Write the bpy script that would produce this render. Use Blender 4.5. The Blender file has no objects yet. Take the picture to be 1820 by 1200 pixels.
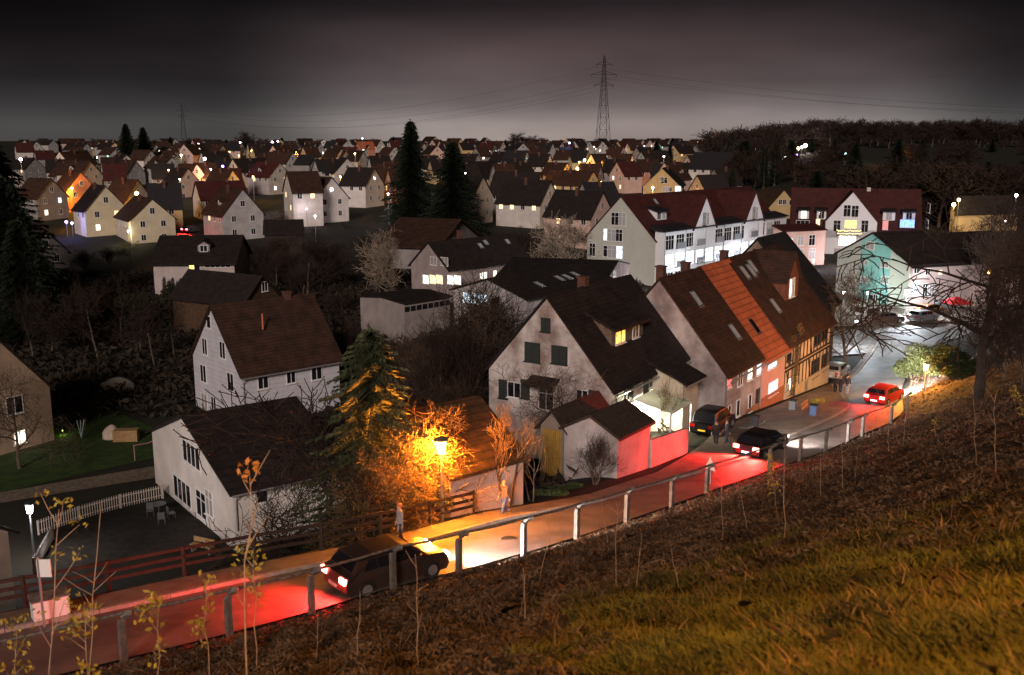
import bpy, bmesh, math, random
import numpy as np
from mathutils import Vector, Matrix
sc = bpy.context.scene
C = sc.collection
R = math.radians
rnd = random.Random(7)
# ------------------------------------------------------------------ camera
PITCH = R(11.3); FPX = 1770.0
CP, SP = math.cos(PITCH), math.sin(PITCH)
cam = bpy.data.cameras.new("camera"); co = bpy.data.objects.new("camera", cam); C.objects.link(co)
cam.sensor_width = 36; cam.lens = 36 * FPX / 1820; cam.clip_end = 6000; cam.clip_start = 0.1
co.location = (0, 0, 0); co.rotation_euler = (R(90) - PITCH, 0, 0)
cam.dof.use_dof = True; cam.dof.focus_distance = 60; cam.dof.aperture_fstop = 1.8
sc.camera = co
# ------------------------------------------------------------------ sky (night overcast, town glow) and a sun lamp added as fill
w = bpy.data.worlds.new("World"); sc.world = w; w.use_nodes = True
nt = w.node_tree; N = nt.nodes; LK = nt.links
for n in list(N): N.remove(n)
def nd(t, **k):
    n = N.new(t)
    for a, b in k.items(): setattr(n, a, b)
    return n
tc = nd('ShaderNodeTexCoord'); sep = nd('ShaderNodeSeparateXYZ'); LK.new(tc.outputs['Generated'], sep.inputs[0])
rmp = nd('ShaderNodeValToRGB'); LK.new(sep.outputs['Z'], rmp.inputs[0])
cr = rmp.color_ramp
cr.elements[0].position = 0.0; cr.elements[0].color = (.092, .080, .075, 1)
cr.elements[1].position = 0.22; cr.elements[1].color = (.0040, .0034, .0036, 1)
for ps, cl in ((.014, (.094, .083, .079)), (.032, (.054, .047, .047)), (.055, (.031, .0245, .0252)), (.085, (.0200, .0146, .0152)), (.125, (.0068, .0053, .0058))):
    e = cr.elements.new(ps); e.color = (*cl, 1)
mp = nd('ShaderNodeMapping'); mp.inputs['Scale'].default_value = (2.2, 2.2, 9); LK.new(tc.outputs['Generated'], mp.inputs[0])
nz = nd('ShaderNodeTexNoise'); nz.inputs['Scale'].default_value = 1.7; nz.inputs['Detail'].default_value = 4; nz.inputs['Roughness'].default_value = .42
LK.new(mp.outputs[0], nz.inputs['Vector'])
nr = nd('ShaderNodeMapRange'); LK.new(nz.outputs['Fac'], nr.inputs[0]); nr.inputs[1].default_value = .3; nr.inputs[2].default_value = .72; nr.inputs[3].default_value = .66; nr.inputs[4].default_value = 1.4
# glow over the town, right of centre
dt = nd('ShaderNodeVectorMath', operation='DOT_PRODUCT'); nv = nd('ShaderNodeVectorMath', operation='NORMALIZE'); LK.new(tc.outputs['Generated'], nv.inputs[0])
gd = Vector((.09, 1, .07)).normalized(); dt.inputs[1].default_value = gd; LK.new(nv.outputs[0], dt.inputs[0])
gr = nd('ShaderNodeMapRange'); gr.interpolation_type = 'SMOOTHERSTEP'; LK.new(dt.outputs['Value'], gr.inputs[0]); gr.inputs[1].default_value = .925; gr.inputs[2].default_value = 1.0; gr.inputs[3].default_value = .60; gr.inputs[4].default_value = 2.7
m1 = nd('ShaderNodeMath', operation='MULTIPLY'); LK.new(nr.outputs[0], m1.inputs[0]); LK.new(gr.outputs[0], m1.inputs[1])
tint = nd('ShaderNodeMix', data_type='RGBA', blend_type='MIX'); 
gt = nd('ShaderNodeMapRange'); LK.new(dt.outputs['Value'], gt.inputs[0]); gt.inputs[1].default_value = .93; gt.inputs[2].default_value = 1.0
LK.new(gt.outputs[0], tint.inputs[0]); tint.inputs[6].default_value = (.93, 1.0, 1.02, 1); tint.inputs[7].default_value = (1.06, .985, .97, 1)
mx = nd('ShaderNodeMix', data_type='RGBA', blend_type='MULTIPLY'); mx.inputs[0].default_value = 1; LK.new(rmp.outputs[0], mx.inputs[6]); LK.new(tint.outputs[2], mx.inputs[7])
bg = nd('ShaderNodeBackground'); LK.new(mx.outputs[2], bg.inputs[0]); LK.new(m1.outputs[0], bg.inputs[1])
wo = nd('ShaderNodeOutputWorld'); LK.new(bg.outputs[0], wo.inputs[0])
sl = bpy.data.lights.new("fill_sun", 'SUN'); sl.energy = 1.9; sl.angle = R(12); sl.color = (1.0, .82, .74)  # added fill on the house fronts, standing in for moon and sky glow
so = bpy.data.objects.new("fill_sun", sl); C.objects.link(so)
so.rotation_euler = Vector((-.13, -.90, .34)).to_track_quat('Z', 'Y').to_euler()
vs = sc.view_settings; vs.view_transform = 'Standard'; vs.look = 'None'; vs.exposure = 0.22; vs.gamma = 1
# ------------------------------------------------------------------ picture <-> world helpers (used only to measure positions)
def ray(px, py):
    u = (px - 910) / FPX; v = (600 - py) / FPX
    return Vector((u, CP + v * SP, -SP + v * CP))
def T(px, py, t): return ray(px, py) * t
def ZP(px, py, z):
    r = ray(px, py); return r * (z / r.z)
def proj(p):
    d = p[1] * CP - p[2] * SP
    return 910 + FPX * p[0] / d, 600 - FPX * (p[1] * SP + p[2] * CP) / d, d
# ------------------------------------------------------------------ mesh builder
class MB:
    def __init__(s): s.v = []; s.f = []
    def add(s, vs, fs):
        b = len(s.v); s.v += [tuple(x) for x in vs]; s.f += [tuple(i + b for i in f) for f in fs]; return s
    def hexa(s, a): return s.add(a, [(0, 3, 2, 1), (4, 5, 6, 7), (0, 1, 5, 4), (1, 2, 6, 5), (2, 3, 7, 6), (3, 0, 4, 7)])
    def box(s, x0, x1, y0, y1, z0, z1):
        if x0 > x1: x0, x1 = x1, x0
        if y0 > y1: y0, y1 = y1, y0
        return s.hexa([(x0, y0, z0), (x1, y0, z0), (x1, y1, z0), (x0, y1, z0), (x0, y0, z1), (x1, y0, z1), (x1, y1, z1), (x0, y1, z1)])
    def beam(s, a, b, w, h, up=(0, 0, 1)):
        a = Vector(a); b = Vector(b); d = (b - a).normalized(); x = d.cross(Vector(up))
        if x.length < 1e-4: x = Vector((1, 0, 0))
        x = x.normalized() * w / 2; z = x.cross(d).normalized() * h / 2
        return s.hexa([a - x - z, a + x - z, b + x - z, b - x - z, a - x + z, a + x + z, b + x + z, b - x + z])
    def prism(s, pts, d):   # planar outline pts extruded by vector d
        n = len(pts); d = Vector(d); v = [Vector(p) for p in pts]; v += [p + d for p in v]
        return s.add(v, [tuple(range(n))[::-1], tuple(range(n, 2 * n))] + [(i, (i + 1) % n, (i + 1) % n + n, i + n) for i in range(n)])
    def tube(s, pts, rs, n=6, cap=True):
        pts = [Vector(p) for p in pts]; rings = []; b = len(s.v)
        if not isinstance(rs, (list, tuple)): rs = [rs] * len(pts)
        for i, p in enumerate(pts):
            d = (pts[min(i + 1, len(pts) - 1)] - pts[max(i - 1, 0)])
            d = d.normalized() if d.length > 1e-9 else Vector((0, 0, 1))
            a = Vector((0, 0, 1)) if abs(d.z) < .9 else Vector((1, 0, 0))
            x = d.cross(a).normalized(); y = d.cross(x)
            for k in range(n):
                t = 2 * math.pi * k / n; s.v.append(tuple(p + x * math.cos(t) * rs[i] + y * math.sin(t) * rs[i]))
        for i in range(len(pts) - 1):
            for k in range(n):
                a0 = b + i * n + k; a1 = b + i * n + (k + 1) % n; s.f.append((a0, a1, a1 + n, a0 + n))
        if cap: s.f.append(tuple(range(b, b + n))); s.f.append(tuple(range(b + (len(pts) - 1) * n, b + len(pts) * n)))
        return s
    def ball(s, c, r, nu=10, nv=6):
        c = Vector(c); r = Vector(r) if not isinstance(r, (int, float)) else Vector((r, r, r)); b = len(s.v)
        for j in range(1, nv):
            a = math.pi * j / nv
            for i in range(nu):
                t = 2 * math.pi * i / nu; s.v.append((c.x + r.x * math.sin(a) * math.cos(t), c.y + r.y * math.sin(a) * math.sin(t), c.z + r.z * math.cos(a)))
        s.v += [(c.x, c.y, c.z + r.z), (c.x, c.y, c.z - r.z)]; tp = len(s.v) - 2
        for j in range(nv - 2):
            for i in range(nu):
                a0 = b + j * nu + i; a1 = b + j * nu + (i + 1) % nu; s.f.append((a0, a0 + nu, a1 + nu, a1))
        for i in range(nu):
            s.f.append((tp, b + i, b + (i + 1) % nu)); q = b + (nv - 2) * nu; s.f.append((tp + 1, q + (i + 1) % nu, q + i))
        return s
    def mesh(s, name, mat, smooth=False):
        me = bpy.data.meshes.new(name); me.from_pydata(s.v, [], s.f); me.update()
        if len(s.f) < 20000:
            bm = bmesh.new(); bm.from_mesh(me); bmesh.ops.recalc_face_normals(bm, faces=bm.faces); bm.to_mesh(me); bm.free()
        if smooth: me.polygons.foreach_set('use_smooth', [True] * len(me.polygons))
        if mat: me.materials.append(mat)
        return me
    def build(s, name, mat, parent=None, smooth=False):
        o = bpy.data.objects.new(name, s.mesh(name, mat, smooth)); C.objects.link(o); o.parent = parent; return o
def link(name, me, parent=None, loc=(0, 0, 0), rz=0, sc_=None):
    o = bpy.data.objects.new(name, me); C.objects.link(o); o.parent = parent; o.location = loc; o.rotation_euler = (0, 0, rz)
    if sc_: o.scale = sc_ if not isinstance(sc_, (int, float)) else (sc_,) * 3
    return o
def thing(name, label, cat, loc=(0, 0, 0), rz=0, group=None):
    o = bpy.data.objects.new(name, None); C.objects.link(o); o.location = loc; o.rotation_euler = (0, 0, rz); o.empty_display_size = .3
    return tag(o, label, cat, group)
def tag(o, label, cat, group=None, kind=None):
    o['label'] = label; o['category'] = cat
    if group: o['group'] = group
    if kind: o['kind'] = kind
    return o
def struct(o): o['kind'] = 'structure'; return o
def copy_tree(o, parent=None):
    c = o.copy(); C.objects.link(c)
    if parent: c.parent = parent
    for ch in list(o.children): copy_tree(ch, c)
    return c
# ------------------------------------------------------------------ materials
MC = {}
def mat(key, col, rough=.8, metal=0, em=None, es=0, noise=0, nscale=3, bump=0, bscale=20, spec=.3, kind=None, col2=None):
    if key in MC: return MC[key]
    m = bpy.data.materials.new(key); m.use_nodes = True; MC[key] = m
    t = m.node_tree; B = t.nodes['Principled BSDF']
    B.inputs['Roughness'].default_value = rough; B.inputs['Metallic'].default_value = metal; B.inputs['Specular IOR Level'].default_value = spec
    B.inputs['Base Color'].default_value = (*col, 1)
    tcx = t.nodes.new('ShaderNodeTexCoord')
    oc = tcx.outputs['Object']
    if noise:
        n = t.nodes.new('ShaderNodeTexNoise'); n.inputs['Scale'].default_value = nscale; n.inputs['Detail'].default_value = 6; n.inputs['Roughness'].default_value = .62; t.links.new(oc, n.inputs['Vector'])
        r = t.nodes.new('ShaderNodeValToRGB'); t.links.new(n.outputs['Fac'], r.inputs[0])
        c2 = col2 or tuple(c * (1 - noise) for c in col)
        r.color_ramp.elements[0].position = .36; r.color_ramp.elements[0].color = (*c2, 1)
        r.color_ramp.elements[1].position = .62; r.color_ramp.elements[1].color = (*col, 1)
        last = r.outputs[0]
        if kind in ('tile', 'tileb'):
            sx = t.nodes.new('ShaderNodeSeparateXYZ'); t.links.new(oc, sx.inputs[0])
            def saw(out, per):
                a = t.nodes.new('ShaderNodeMath'); a.operation = 'DIVIDE'; t.links.new(out, a.inputs[0]); a.inputs[1].default_value = per
                b = t.nodes.new('ShaderNodeMath'); b.operation = 'FRACT'; t.links.new(a.outputs[0], b.inputs[0]); return b
            big = kind == 'tileb'
            s1 = saw(sx.outputs['Z'], .42 if big else .24); s2 = saw(sx.outputs['X'], .30 if big else .22)
            mr = t.nodes.new('ShaderNodeMapRange'); t.links.new(s1.outputs[0], mr.inputs[0]); mr.inputs[1].default_value = 0; mr.inputs[2].default_value = .3; mr.inputs[3].default_value = .45; mr.inputs[4].default_value = 1
            mm = t.nodes.new('ShaderNodeMix'); mm.data_type = 'RGBA'; mm.blend_type = 'MULTIPLY'; mm.inputs[0].default_value = 1; t.links.new(last, mm.inputs[6]); t.links.new(mr.outputs[0], mm.inputs[7])
            last = mm.outputs[2]
            ad = t.nodes.new('ShaderNodeMath'); ad.operation = 'ADD'; t.links.new(s1.outputs[0], ad.inputs[0]); t.links.new(s2.outputs[0], ad.inputs[1])
            bp = t.nodes.new('ShaderNodeBump'); bp.inputs['Strength'].default_value = .5; bp.inputs['Distance'].default_value = .05; t.links.new(ad.outputs[0], bp.inputs['Height']); t.links.new(bp.outputs[0], B.inputs['Normal'])
        if kind == 'plank':
            sx = t.nodes.new('ShaderNodeSeparateXYZ'); t.links.new(oc, sx.inputs[0])
            a = t.nodes.new('ShaderNodeMath'); a.operation = 'FRACT'; b = t.nodes.new('ShaderNodeMath'); b.operation = 'MULTIPLY'; b.inputs[1].default_value = 2.4; t.links.new(sx.outputs['Z'], b.inputs[0]); t.links.new(b.outputs[0], a.inputs[0])
            g = t.nodes.new('ShaderNodeMapRange'); t.links.new(a.outputs[0], g.inputs[0]); g.inputs[2].default_value = .12; g.inputs[3].default_value = .6
            mm = t.nodes.new('ShaderNodeMix'); mm.data_type = 'RGBA'; mm.blend_type = 'MULTIPLY'; mm.inputs[0].default_value = 1; t.links.new(last, mm.inputs[6]); t.links.new(g.outputs[0], mm.inputs[7]); last = mm.outputs[2]
        t.links.new(last, B.inputs['Base Color'])
    if bump:
        n = t.nodes.new('ShaderNodeTexNoise'); n.inputs['Scale'].default_value = bscale; n.inputs['Detail'].default_value = 4; t.links.new(oc, n.inputs['Vector'])
        bp = t.nodes.new('ShaderNodeBump'); bp.inputs['Strength'].default_value = bump; bp.inputs['Distance'].default_value = .06; t.links.new(n.outputs['Fac'], bp.inputs['Height']); t.links.new(bp.outputs[0], B.inputs['Normal'])
    if em:
        B.inputs['Emission Color'].default_value = (*em, 1); B.inputs['Emission Strength'].default_value = es
        if kind == 'room':   # uneven light of a room seen through curtains
            n = t.nodes.new('ShaderNodeTexNoise'); n.inputs['Scale'].default_value = 3.1; n.inputs['Detail'].default_value = 3; t.links.new(oc, n.inputs['Vector'])
            r = t.nodes.new('ShaderNodeMapRange'); t.links.new(n.outputs['Fac'], r.inputs[0]); r.inputs[1].default_value = .35; r.inputs[2].default_value = .65; r.inputs[3].default_value = es * .3; r.inputs[4].default_value = es * 1.3
            t.links.new(r.outputs[0], B.inputs['Emission Strength'])
    return m
def plaster(key, col, var=.25): return mat('plaster_' + key, col, .9, noise=var, nscale=.55, bump=.25, bscale=9)
PL_W = plaster('white', (.60, .56, .52), .2); PL_G = plaster('grey', (.42, .40, .39)); PL_C = plaster('cream', (.60, .52, .38), .15)
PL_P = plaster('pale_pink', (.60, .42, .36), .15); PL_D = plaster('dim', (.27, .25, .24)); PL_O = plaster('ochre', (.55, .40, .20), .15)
PL_OLD = mat('plaster_weathered', (.60, .56, .54), .92, noise=.6, nscale=.5, bump=.5, bscale=6, col2=(.24, .175, .155))
PL_ROW = mat('plaster_row', (.46, .41, .40), .92, noise=.5, nscale=.45, bump=.4, bscale=5, col2=(.20, .16, .155))
PL_PINK = plaster('pink_facade', (.62, .38, .32), .15); PL_BR = mat('timber_gable', (.16, .10, .06), .85, noise=.4, nscale=2, kind='plank')
PL_T = plaster('teal', (.22, .48, .45), .1); PL_CLEAN = plaster('apartment_white', (.74, .75, .78), .06); PL_GRN = plaster('pale_green', (.46, .47, .42), .08)
SIDING = mat('fibre_cement_cladding', (.55, .55, .60), .8, noise=.12, nscale=1, kind='plank')
RF_D = mat('roof_dark', (.024, .016, .014), .75, noise=.5, nscale=1.2, kind='tile'); RF_B = mat('roof_brown', (.056, .025, .016), .8, noise=.55, nscale=1.1, kind='tile')
RF_R = mat('roof_red', (.068, .015, .013), .75, noise=.4, nscale=.8, kind='tile'); RF_O = mat('roof_orange', (.50, .13, .055), .7, noise=.35, nscale=.9, kind='tileb')
RF_S = mat('roof_slate', (.026, .025, .027), .55, noise=.3, nscale=1.5, kind='tile'); RF_M = mat('roof_mossy', (.075, .036, .018), .9, noise=.6, nscale=2.2, kind='tile', col2=(.03, .022, .010))
RF_X = mat('roof_metal', (.10, .12, .13), .35, .6, noise=.2, nscale=1, kind='tileb')
GLD = mat('glass_dark', (.012, .012, .016), .08, spec=.8)
def lit(key, c, s): return mat('lit_' + key, (.3, .3, .3), .3, em=c, es=s, kind='room')
L_W = lit('warm', (1, .66, .30), 2.2); L_C = lit('cool', (.72, .88, 1), 1.9); L_N = lit('neutral', (1, .88, .68), 2.8); L_CY = lit('cyan', (.3, 1, .85), 2.2)
L_B = lit('blue', (.12, .35, 1), 2.5); L_V = lit('violet', (.35, .16, 1), 3); L_R = lit('red_screen', (1, .12, .12), 1.2); L_Y = lit('yellow', (1, .75, .12), 2.5); L_O = lit('orange', (1, .42, .06), 2.0); L_A = lit('ash', (.8, .75, .8), .055)
FR_W = mat('frame_white', (.7, .7, .7), .5); FR_D = mat('frame_dark', (.06, .045, .035), .6); SHUT = mat('shutter_green', (.034, .042, .038), .6, noise=.3, nscale=8)
WOOD = mat('wood_dark', (.034, .023, .018), .8, noise=.4, nscale=5, bump=.4); WOODL = mat('wood_light', (.35, .22, .10), .8, noise=.3, nscale=5)
METAL = mat('metal_grey', (.22, .23, .24), .4, .7); ZINC = mat('zinc', (.4, .4, .42), .4, .6); CONC = mat('concrete', (.19, .17, .155), .9, noise=.45, nscale=4, bump=.5, bscale=30)
BRICK = mat('brick', (.13, .06, .045), .9, noise=.5, nscale=6); BLK = mat('black_rubber', (.02, .02, .02), .7); BARK = mat('bark', (.115, .085, .062), .95, noise=.5, nscale=6, bump=.5)
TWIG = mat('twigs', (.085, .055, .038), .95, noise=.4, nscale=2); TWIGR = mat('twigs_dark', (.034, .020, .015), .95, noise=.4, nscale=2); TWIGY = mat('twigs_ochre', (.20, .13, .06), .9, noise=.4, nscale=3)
FIR = mat('fir_needles', (.022, .034, .018), .8, noise=.5, nscale=2); SPRUCE = mat('spruce_needles', (.105, .125, .065), .8, noise=.5, nscale=3.4, col2=(.025, .036, .018))
HEDGE = mat('hedge_leaves', (.045, .060, .018), .8, noise=.5, nscale=3); LEAFY = mat('yellow_leaves', (.42, .32, .05), .7, noise=.4, nscale=6); LEAFO = mat('brown_leaves', (.22, .12, .045), .8, noise=.5, nscale=4)
# ------------------------------------------------------------------ the lie of the land
def pl(L): return np.array(L, float)
_rt = [(213, 1086, -13.3), (403, 1045, -13.4), (551, 1010, -13.5), (697, 970, -13.6), (815, 945, -13.8), (931, 918, -14.1), (1026, 893, -14.5), (1115, 868, -15), (1195, 845, -15.6), (1258, 825, -16.0), (1370, 790, -16.6), (1424, 774, -17.2), (1470, 761, -17.8), (1509, 746, -18.3), (1535, 735, -18.6), (1586, 717, -19.1), (1615, 697, -19.4)]
RAILP = [ZP(*a) for a in _rt]
RL = pl([(-60, -6, -14.4), (-40, 8, -14.5), (-24, 18.5, -14.6), (-16, 23.5, -14.7)] + [(p.x, p.y, p.z - 1.5) for p in RAILP] + [(34.5, 85, -21.6), (39, 95, -22.3), (45, 105, -22.6), (53, 116, -22.8), (66, 132, -22.9), (90, 160, -23), (140, 220, -23), (260, 330, -22), (600, 650, -18)])
_ft = [(170, 1058, -15.8), (400, 1010, -16.0), (650, 965, -16.2), (850, 912, -16.7), (1040, 880, -17.6), (1170, 838, -18.6), (1215, 812, -19.0), (1245, 792, -19.3)]
FL = pl([(-80, -4, -15.2), (-40, 18, -15.4), (-22, 28.5, -15.6)] + [tuple(ZP(*a)) for a in _ft] + [(14.4, 67.0, -19.9), (16.2, 70.6, -20.5), (31.0, 93.2, -23.0), (34.5, 98.5, -23.1), (39.5, 108, -23.1), (44, 118, -23.1)])
def near(PL, X, Y):
    best = np.full(X.shape, 1e18); z = np.zeros(X.shape); sg = np.zeros(X.shape)
    for a, b in zip(PL[:-1], PL[1:]):
        d = b[:2] - a[:2]; l2 = (d ** 2).sum()
        t = np.clip(((X - a[0]) * d[0] + (Y - a[1]) * d[1]) / l2, 0, 1)
        qx = a[0] + d[0] * t; qy = a[1] + d[1] * t; q = (X - qx) ** 2 + (Y - qy) ** 2
        m = q < best - 1e-12; best = np.where(m, q, best); z = np.where(m, a[2] + (b[2] - a[2]) * t, z)
        cr_ = d[0] * (Y - a[1]) - d[1] * (X - a[0]); sg = np.where(m, np.sign(cr_), sg)
    return np.sqrt(best), z, sg
def sstep(x): x = np.clip(x, 0, 1); return x * x * (3 - 2 * x)
VD = pl([(0, -23), (190, -22.2), (215, -20.8), (260, -19.3), (350, -17.3), (500, -14.6), (750, -11.8), (1000, -9.5), (1300, -8.3), (3000, -8)])
def valley(X, Y):
    z = np.interp(Y, VD[:, 0], VD[:, 1])
    z = z - 1.5 * sstep((-2 - X) / 12) * np.clip((170 - Y) / 60, 0, 1)
    hr = sstep((X / np.maximum(Y, 1) - .17) / .16) * sstep((Y - 190) / 210)
    return z + hr * 13 + .25 * np.sin(X * .11) * np.cos(Y * .09) * np.clip((Y - 30) / 60, 0, 1) * np.clip((200 - Y) / 60, 0, 1)
def gz(X, Y):
    X = np.asarray(X, float); Y = np.asarray(Y, float)
    dr, zr, sr = near(RL, X, Y); df, zf, sf = near(FL, X, Y)
    hill = zr + .478 * np.maximum(dr - .35, 0) + .09 * np.sin(X * 3.7 - Y * 2.1) * np.sin(Y * 3.3 + X * 1.9) * np.clip((dr - .8) / 2, 0, 1) * np.clip((np.hypot(X, Y) - 4) / 4, 0, 1) + .10 * np.sin(X * 1.7 + Y * .6) * np.sin(Y * 1.3 - X * .4) * np.clip((dr - .5) / 2, 0, 1) * np.clip((np.hypot(X, Y) - 3) / 4, 0, 1)
    hill = np.where(Y > 82, np.minimum(hill, zr + .478 * 26 + (dr - 26) * .05), hill)
    wd = 9 + 9 * sstep((X + 6) / 14) + np.clip((X - 14) * .5, 0, 10)
    v = valley(X, Y)
    out = zf - .12 + (v - zf + .12) * sstep(df / wd)
    k = np.clip(df / np.maximum(df + dr, 1e-6), 0, 1)
    mid = zf * (1 - k) + zr * k - .28
    z = np.where(sr < 0, hill, np.where(sf > 0, out, mid))
    return np.where(Y > 150, np.where(sr < 0, np.minimum(v + 9, hill) * np.clip((230 - Y) / 80, 0, 1) + v * np.clip((Y - 150) / 80, 0, 1), v), z)
def g1(x, y): return float(gz([x], [y])[0])
def GP(px, py, t0=3, t1=1600):   # where the line of sight meets the ground
    r = ray(px, py); ts = np.geomspace(t0, t1, 900); z = gz(r.x * ts, r.y * ts); i = np.argmax(r.z * ts <= z)
    if r.z * ts[-1] > z[-1]: i = len(ts) - 1
    t = ts[i]; return Vector((r.x * t, r.y * t, g1(r.x * t, r.y * t)))
# ================================================================== ground, road, pavement
def ground():
    ys = [-12.0]
    while ys[-1] < 3200:
        y = ys[-1]; ys.append(y + (.42 if y < 40 else .75 if y < 130 else 3 if y < 260 else 14 if y < 700 else 90))
    ys = np.array(ys); us = np.linspace(-1.0, 1.0, 300); us = .72 * us + .28 * us ** 3
    Y, U = np.meshgrid(ys, us, indexing='ij'); X = U * (np.maximum(Y, 0) * .78 + 26)
    Z = gz(X, Y); nY, nX = X.shape
    v = np.stack([X, Y, Z], -1).reshape(-1, 3)
    i = np.arange(nY - 1)[:, None] * nX + np.arange(nX - 1)[None]; i = i.ravel()
    f = np.stack([i, i + 1, i + nX + 1, i + nX], 1)
    me = bpy.data.meshes.new('ground'); me.from_pydata(v.tolist(), [], f.tolist()); me.update()
    me.polygons.foreach_set('use_smooth', [True] * len(f))
    dr, zr, sr = near(RL, X, Y)
    hill = ((sr < 0) & (Y < 260)).ravel()[f[:, 0]]
    m1_ = mat('bank_soil', (.075, .050, .034), .95, noise=.7, nscale=1.1, bump=1.0, bscale=4, col2=(.014, .010, .008))
    m2_ = mat('valley_soil', (.020, .017, .010), .95, noise=.6, nscale=.22, bump=.5, bscale=2, col2=(.014, .014, .009))
    me.materials.append(m1_); me.materials.append(m2_)
    me.polygons.foreach_set('material_index', np.where(hill, 0, 1).astype(int).tolist())
    o = bpy.data.objects.new('ground', me); C.objects.link(o); return struct(o)
ground()
def resample(P, n):
    P = np.array(P, float); d = np.r_[0, np.cumsum(np.hypot(*np.diff(P[:, :2], axis=0).T))]; s = np.linspace(0, d[-1], n)
    return np.stack([np.interp(s, d, P[:, k]) for k in range(3)], 1)
def strip(name, A, B, m, dz=0, n=90, cols=6):
    A = resample(A, n); B = resample(B, n); v = []; f = []
    for i in range(n):
        for j in range(cols + 1): t = j / cols; p = A[i] * (1 - t) + B[i] * t; v.append((p[0], p[1], p[2] + dz))
    for i in range(n - 1):
        for j in range(cols): a = i * (cols + 1) + j; f.append((a, a + 1, a + cols + 2, a + cols + 1))
    me = bpy.data.meshes.new(name); me.from_pydata(v, [], f); me.materials.append(m); o = bpy.data.objects.new(name, me); C.objects.link(o); return struct(o)
ASPH = mat('asphalt', (.20, .175, .16), .6, noise=.35, nscale=.55, bump=.35, bscale=60, spec=.4, col2=(.10, .088, .08))
PAVE = mat('pavement_surface', (.22, .18, .15), .85, noise=.35, nscale=1.1, bump=.4, bscale=40)
COB = mat('cobbles', (.17, .13, .11), .85, noise=.6, nscale=2.5, bump=.9, bscale=12)
def between(A, B, t): return A * (1 - t) + B * t
RA = resample(RL[:25], 120); 
def nearestF(p):
    b = None
    for a, c in zip(FL[:-1], FL[1:]):
        d = c - a; t = min(1, max(0, ((p[0] - a[0]) * d[0] + (p[1] - a[1]) * d[1]) / (d[0] ** 2 + d[1] ** 2))); q = a + d * t; l = math.hypot(q[0] - p[0], q[1] - p[1])
        if b is None or l < b[0]: b = (l, q)
    return b[1]
RA = RA[(RA[:, 1] < 118)]
FA = np.array([nearestF(p) for p in RA])
kf = np.interp(RA[:, 1], [0, 48, 57, 76, 88, 120], [.26, .26, .58, .55, .15, .05])[:, None]     # kerb position
dirn = (RA - FA); dirn[:, 2] = 0; dirn /= np.linalg.norm(dirn, axis=1)[:, None]
NE = RA - dirn * .25; NE[:, 2] -= .12
KB = FA + (RA - FA) * kf; KB[:, 2] = FA[:, 2] * (1 - kf[:, 0]) + RA[:, 2] * kf[:, 0]
KR = KB.copy(); KR[:, 2] -= .13
strip('road', NE, KR, ASPH, .0)
strip('pavement', KB + dirn * -.13, FA, PAVE, .0)
ks = MB(); KI = KB - dirn * .14
for i in range(len(KB) - 1):
    if i % 1 == 0:
        a, b, c, d = KB[i] + (0, 0, .008), KB[i + 1] + (0, 0, .008), KI[i + 1] + (0, 0, .008), KI[i] + (0, 0, .008)
        dn = np.array((0, 0, -.2)); g_ = .985
        b2 = a * (1 - g_) + b * g_; c2 = d * (1 - g_) + c * g_
        ks.hexa([a + dn, b2 + dn, c2 + dn, d + dn, a, b2, c2, d])
struct(ks.build('kerb', mat('kerb_stone', (.34, .29, .26), .8, noise=.3, nscale=5)))
# cobbled forecourt in front of the row houses
def sheet(name, px, z, m, dz=.03):
    pts = [ZP(x, y, z) for x, y in px]; return sheetw(name, [(p.x, p.y, p.z + dz) for p in pts], m)
def sheetw(name, pts, m):
    b = MB(); b.v = pts; b.f = [tuple(range(len(pts)))]; return struct(b.build(name, m))
# crossing street and parking ground beyond the row
def drape(name, poly, m, dz, step=2.5):
    xs = [p[0] for p in poly]; ys = [p[1] for p in poly]
    bm = bmesh.new(); n = int((max(xs) - min(xs)) / step) + 2; k = int((max(ys) - min(ys)) / step) + 2
    f = bm.faces.new([bm.verts.new((p[0], p[1], 0)) for p in poly])
    for i in range(1, n):
        x = min(xs) + i * step; bmesh.ops.bisect_plane(bm, geom=bm.faces[:] + bm.edges[:] + bm.verts[:], plane_co=(x, 0, 0), plane_no=(1, 0, 0))
    for i in range(1, k):
        y = min(ys) + i * step; bmesh.ops.bisect_plane(bm, geom=bm.faces[:] + bm.edges[:] + bm.verts[:], plane_co=(0, y, 0), plane_no=(0, 1, 0))
    vs_ = bm.verts[:]; z = gz([v.co.x for v in vs_], [v.co.y for v in vs_])
    for v, q in zip(vs_, z): v.co.z = q + dz
    me = bpy.data.meshes.new(name); bm.to_mesh(me); bm.free(); me.materials.append(m); o = bpy.data.objects.new(name, me); C.objects.link(o); return struct(o)
drape('street', [(32, 104), (66, 118), (90, 128), (90, 136), (62, 126), (44, 122), (28, 112)], ASPH, .16)
drape('parking_ground', [(46, 122.6), (62, 126.6), (80, 132), (80, 150), (40, 150), (36, 121.5)], PAVE, .2)
LAWN = mat('lawn_grass', (.034, .070, .012), .9, noise=.55, nscale=1.2, bump=.8, bscale=8)
drape('lawn', [tuple(GP(*q).xy) for q in ((0, 880), (270, 818), (330, 790), (210, 735), (90, 725), (-60, 735), (-80, 890))], LAWN, .05, 1.5)
drape('garden_path', [tuple(GP(*q).xy) for q in ((-20, 905), (285, 852), (285, 832), (-20, 884))], mat('gravel', (.20, .16, .12), .95, noise=.5, nscale=3, bump=.5), .11, 1.5)
drape('yard', [tuple(GP(*q).xy) for q in ((70, 965), (290, 900), (400, 945), (380, 975), (120, 1015))], mat('yard_soil', (.032, .026, .02), .95, noise=.6, nscale=2, bump=.6), .07, 1.5)
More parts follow.
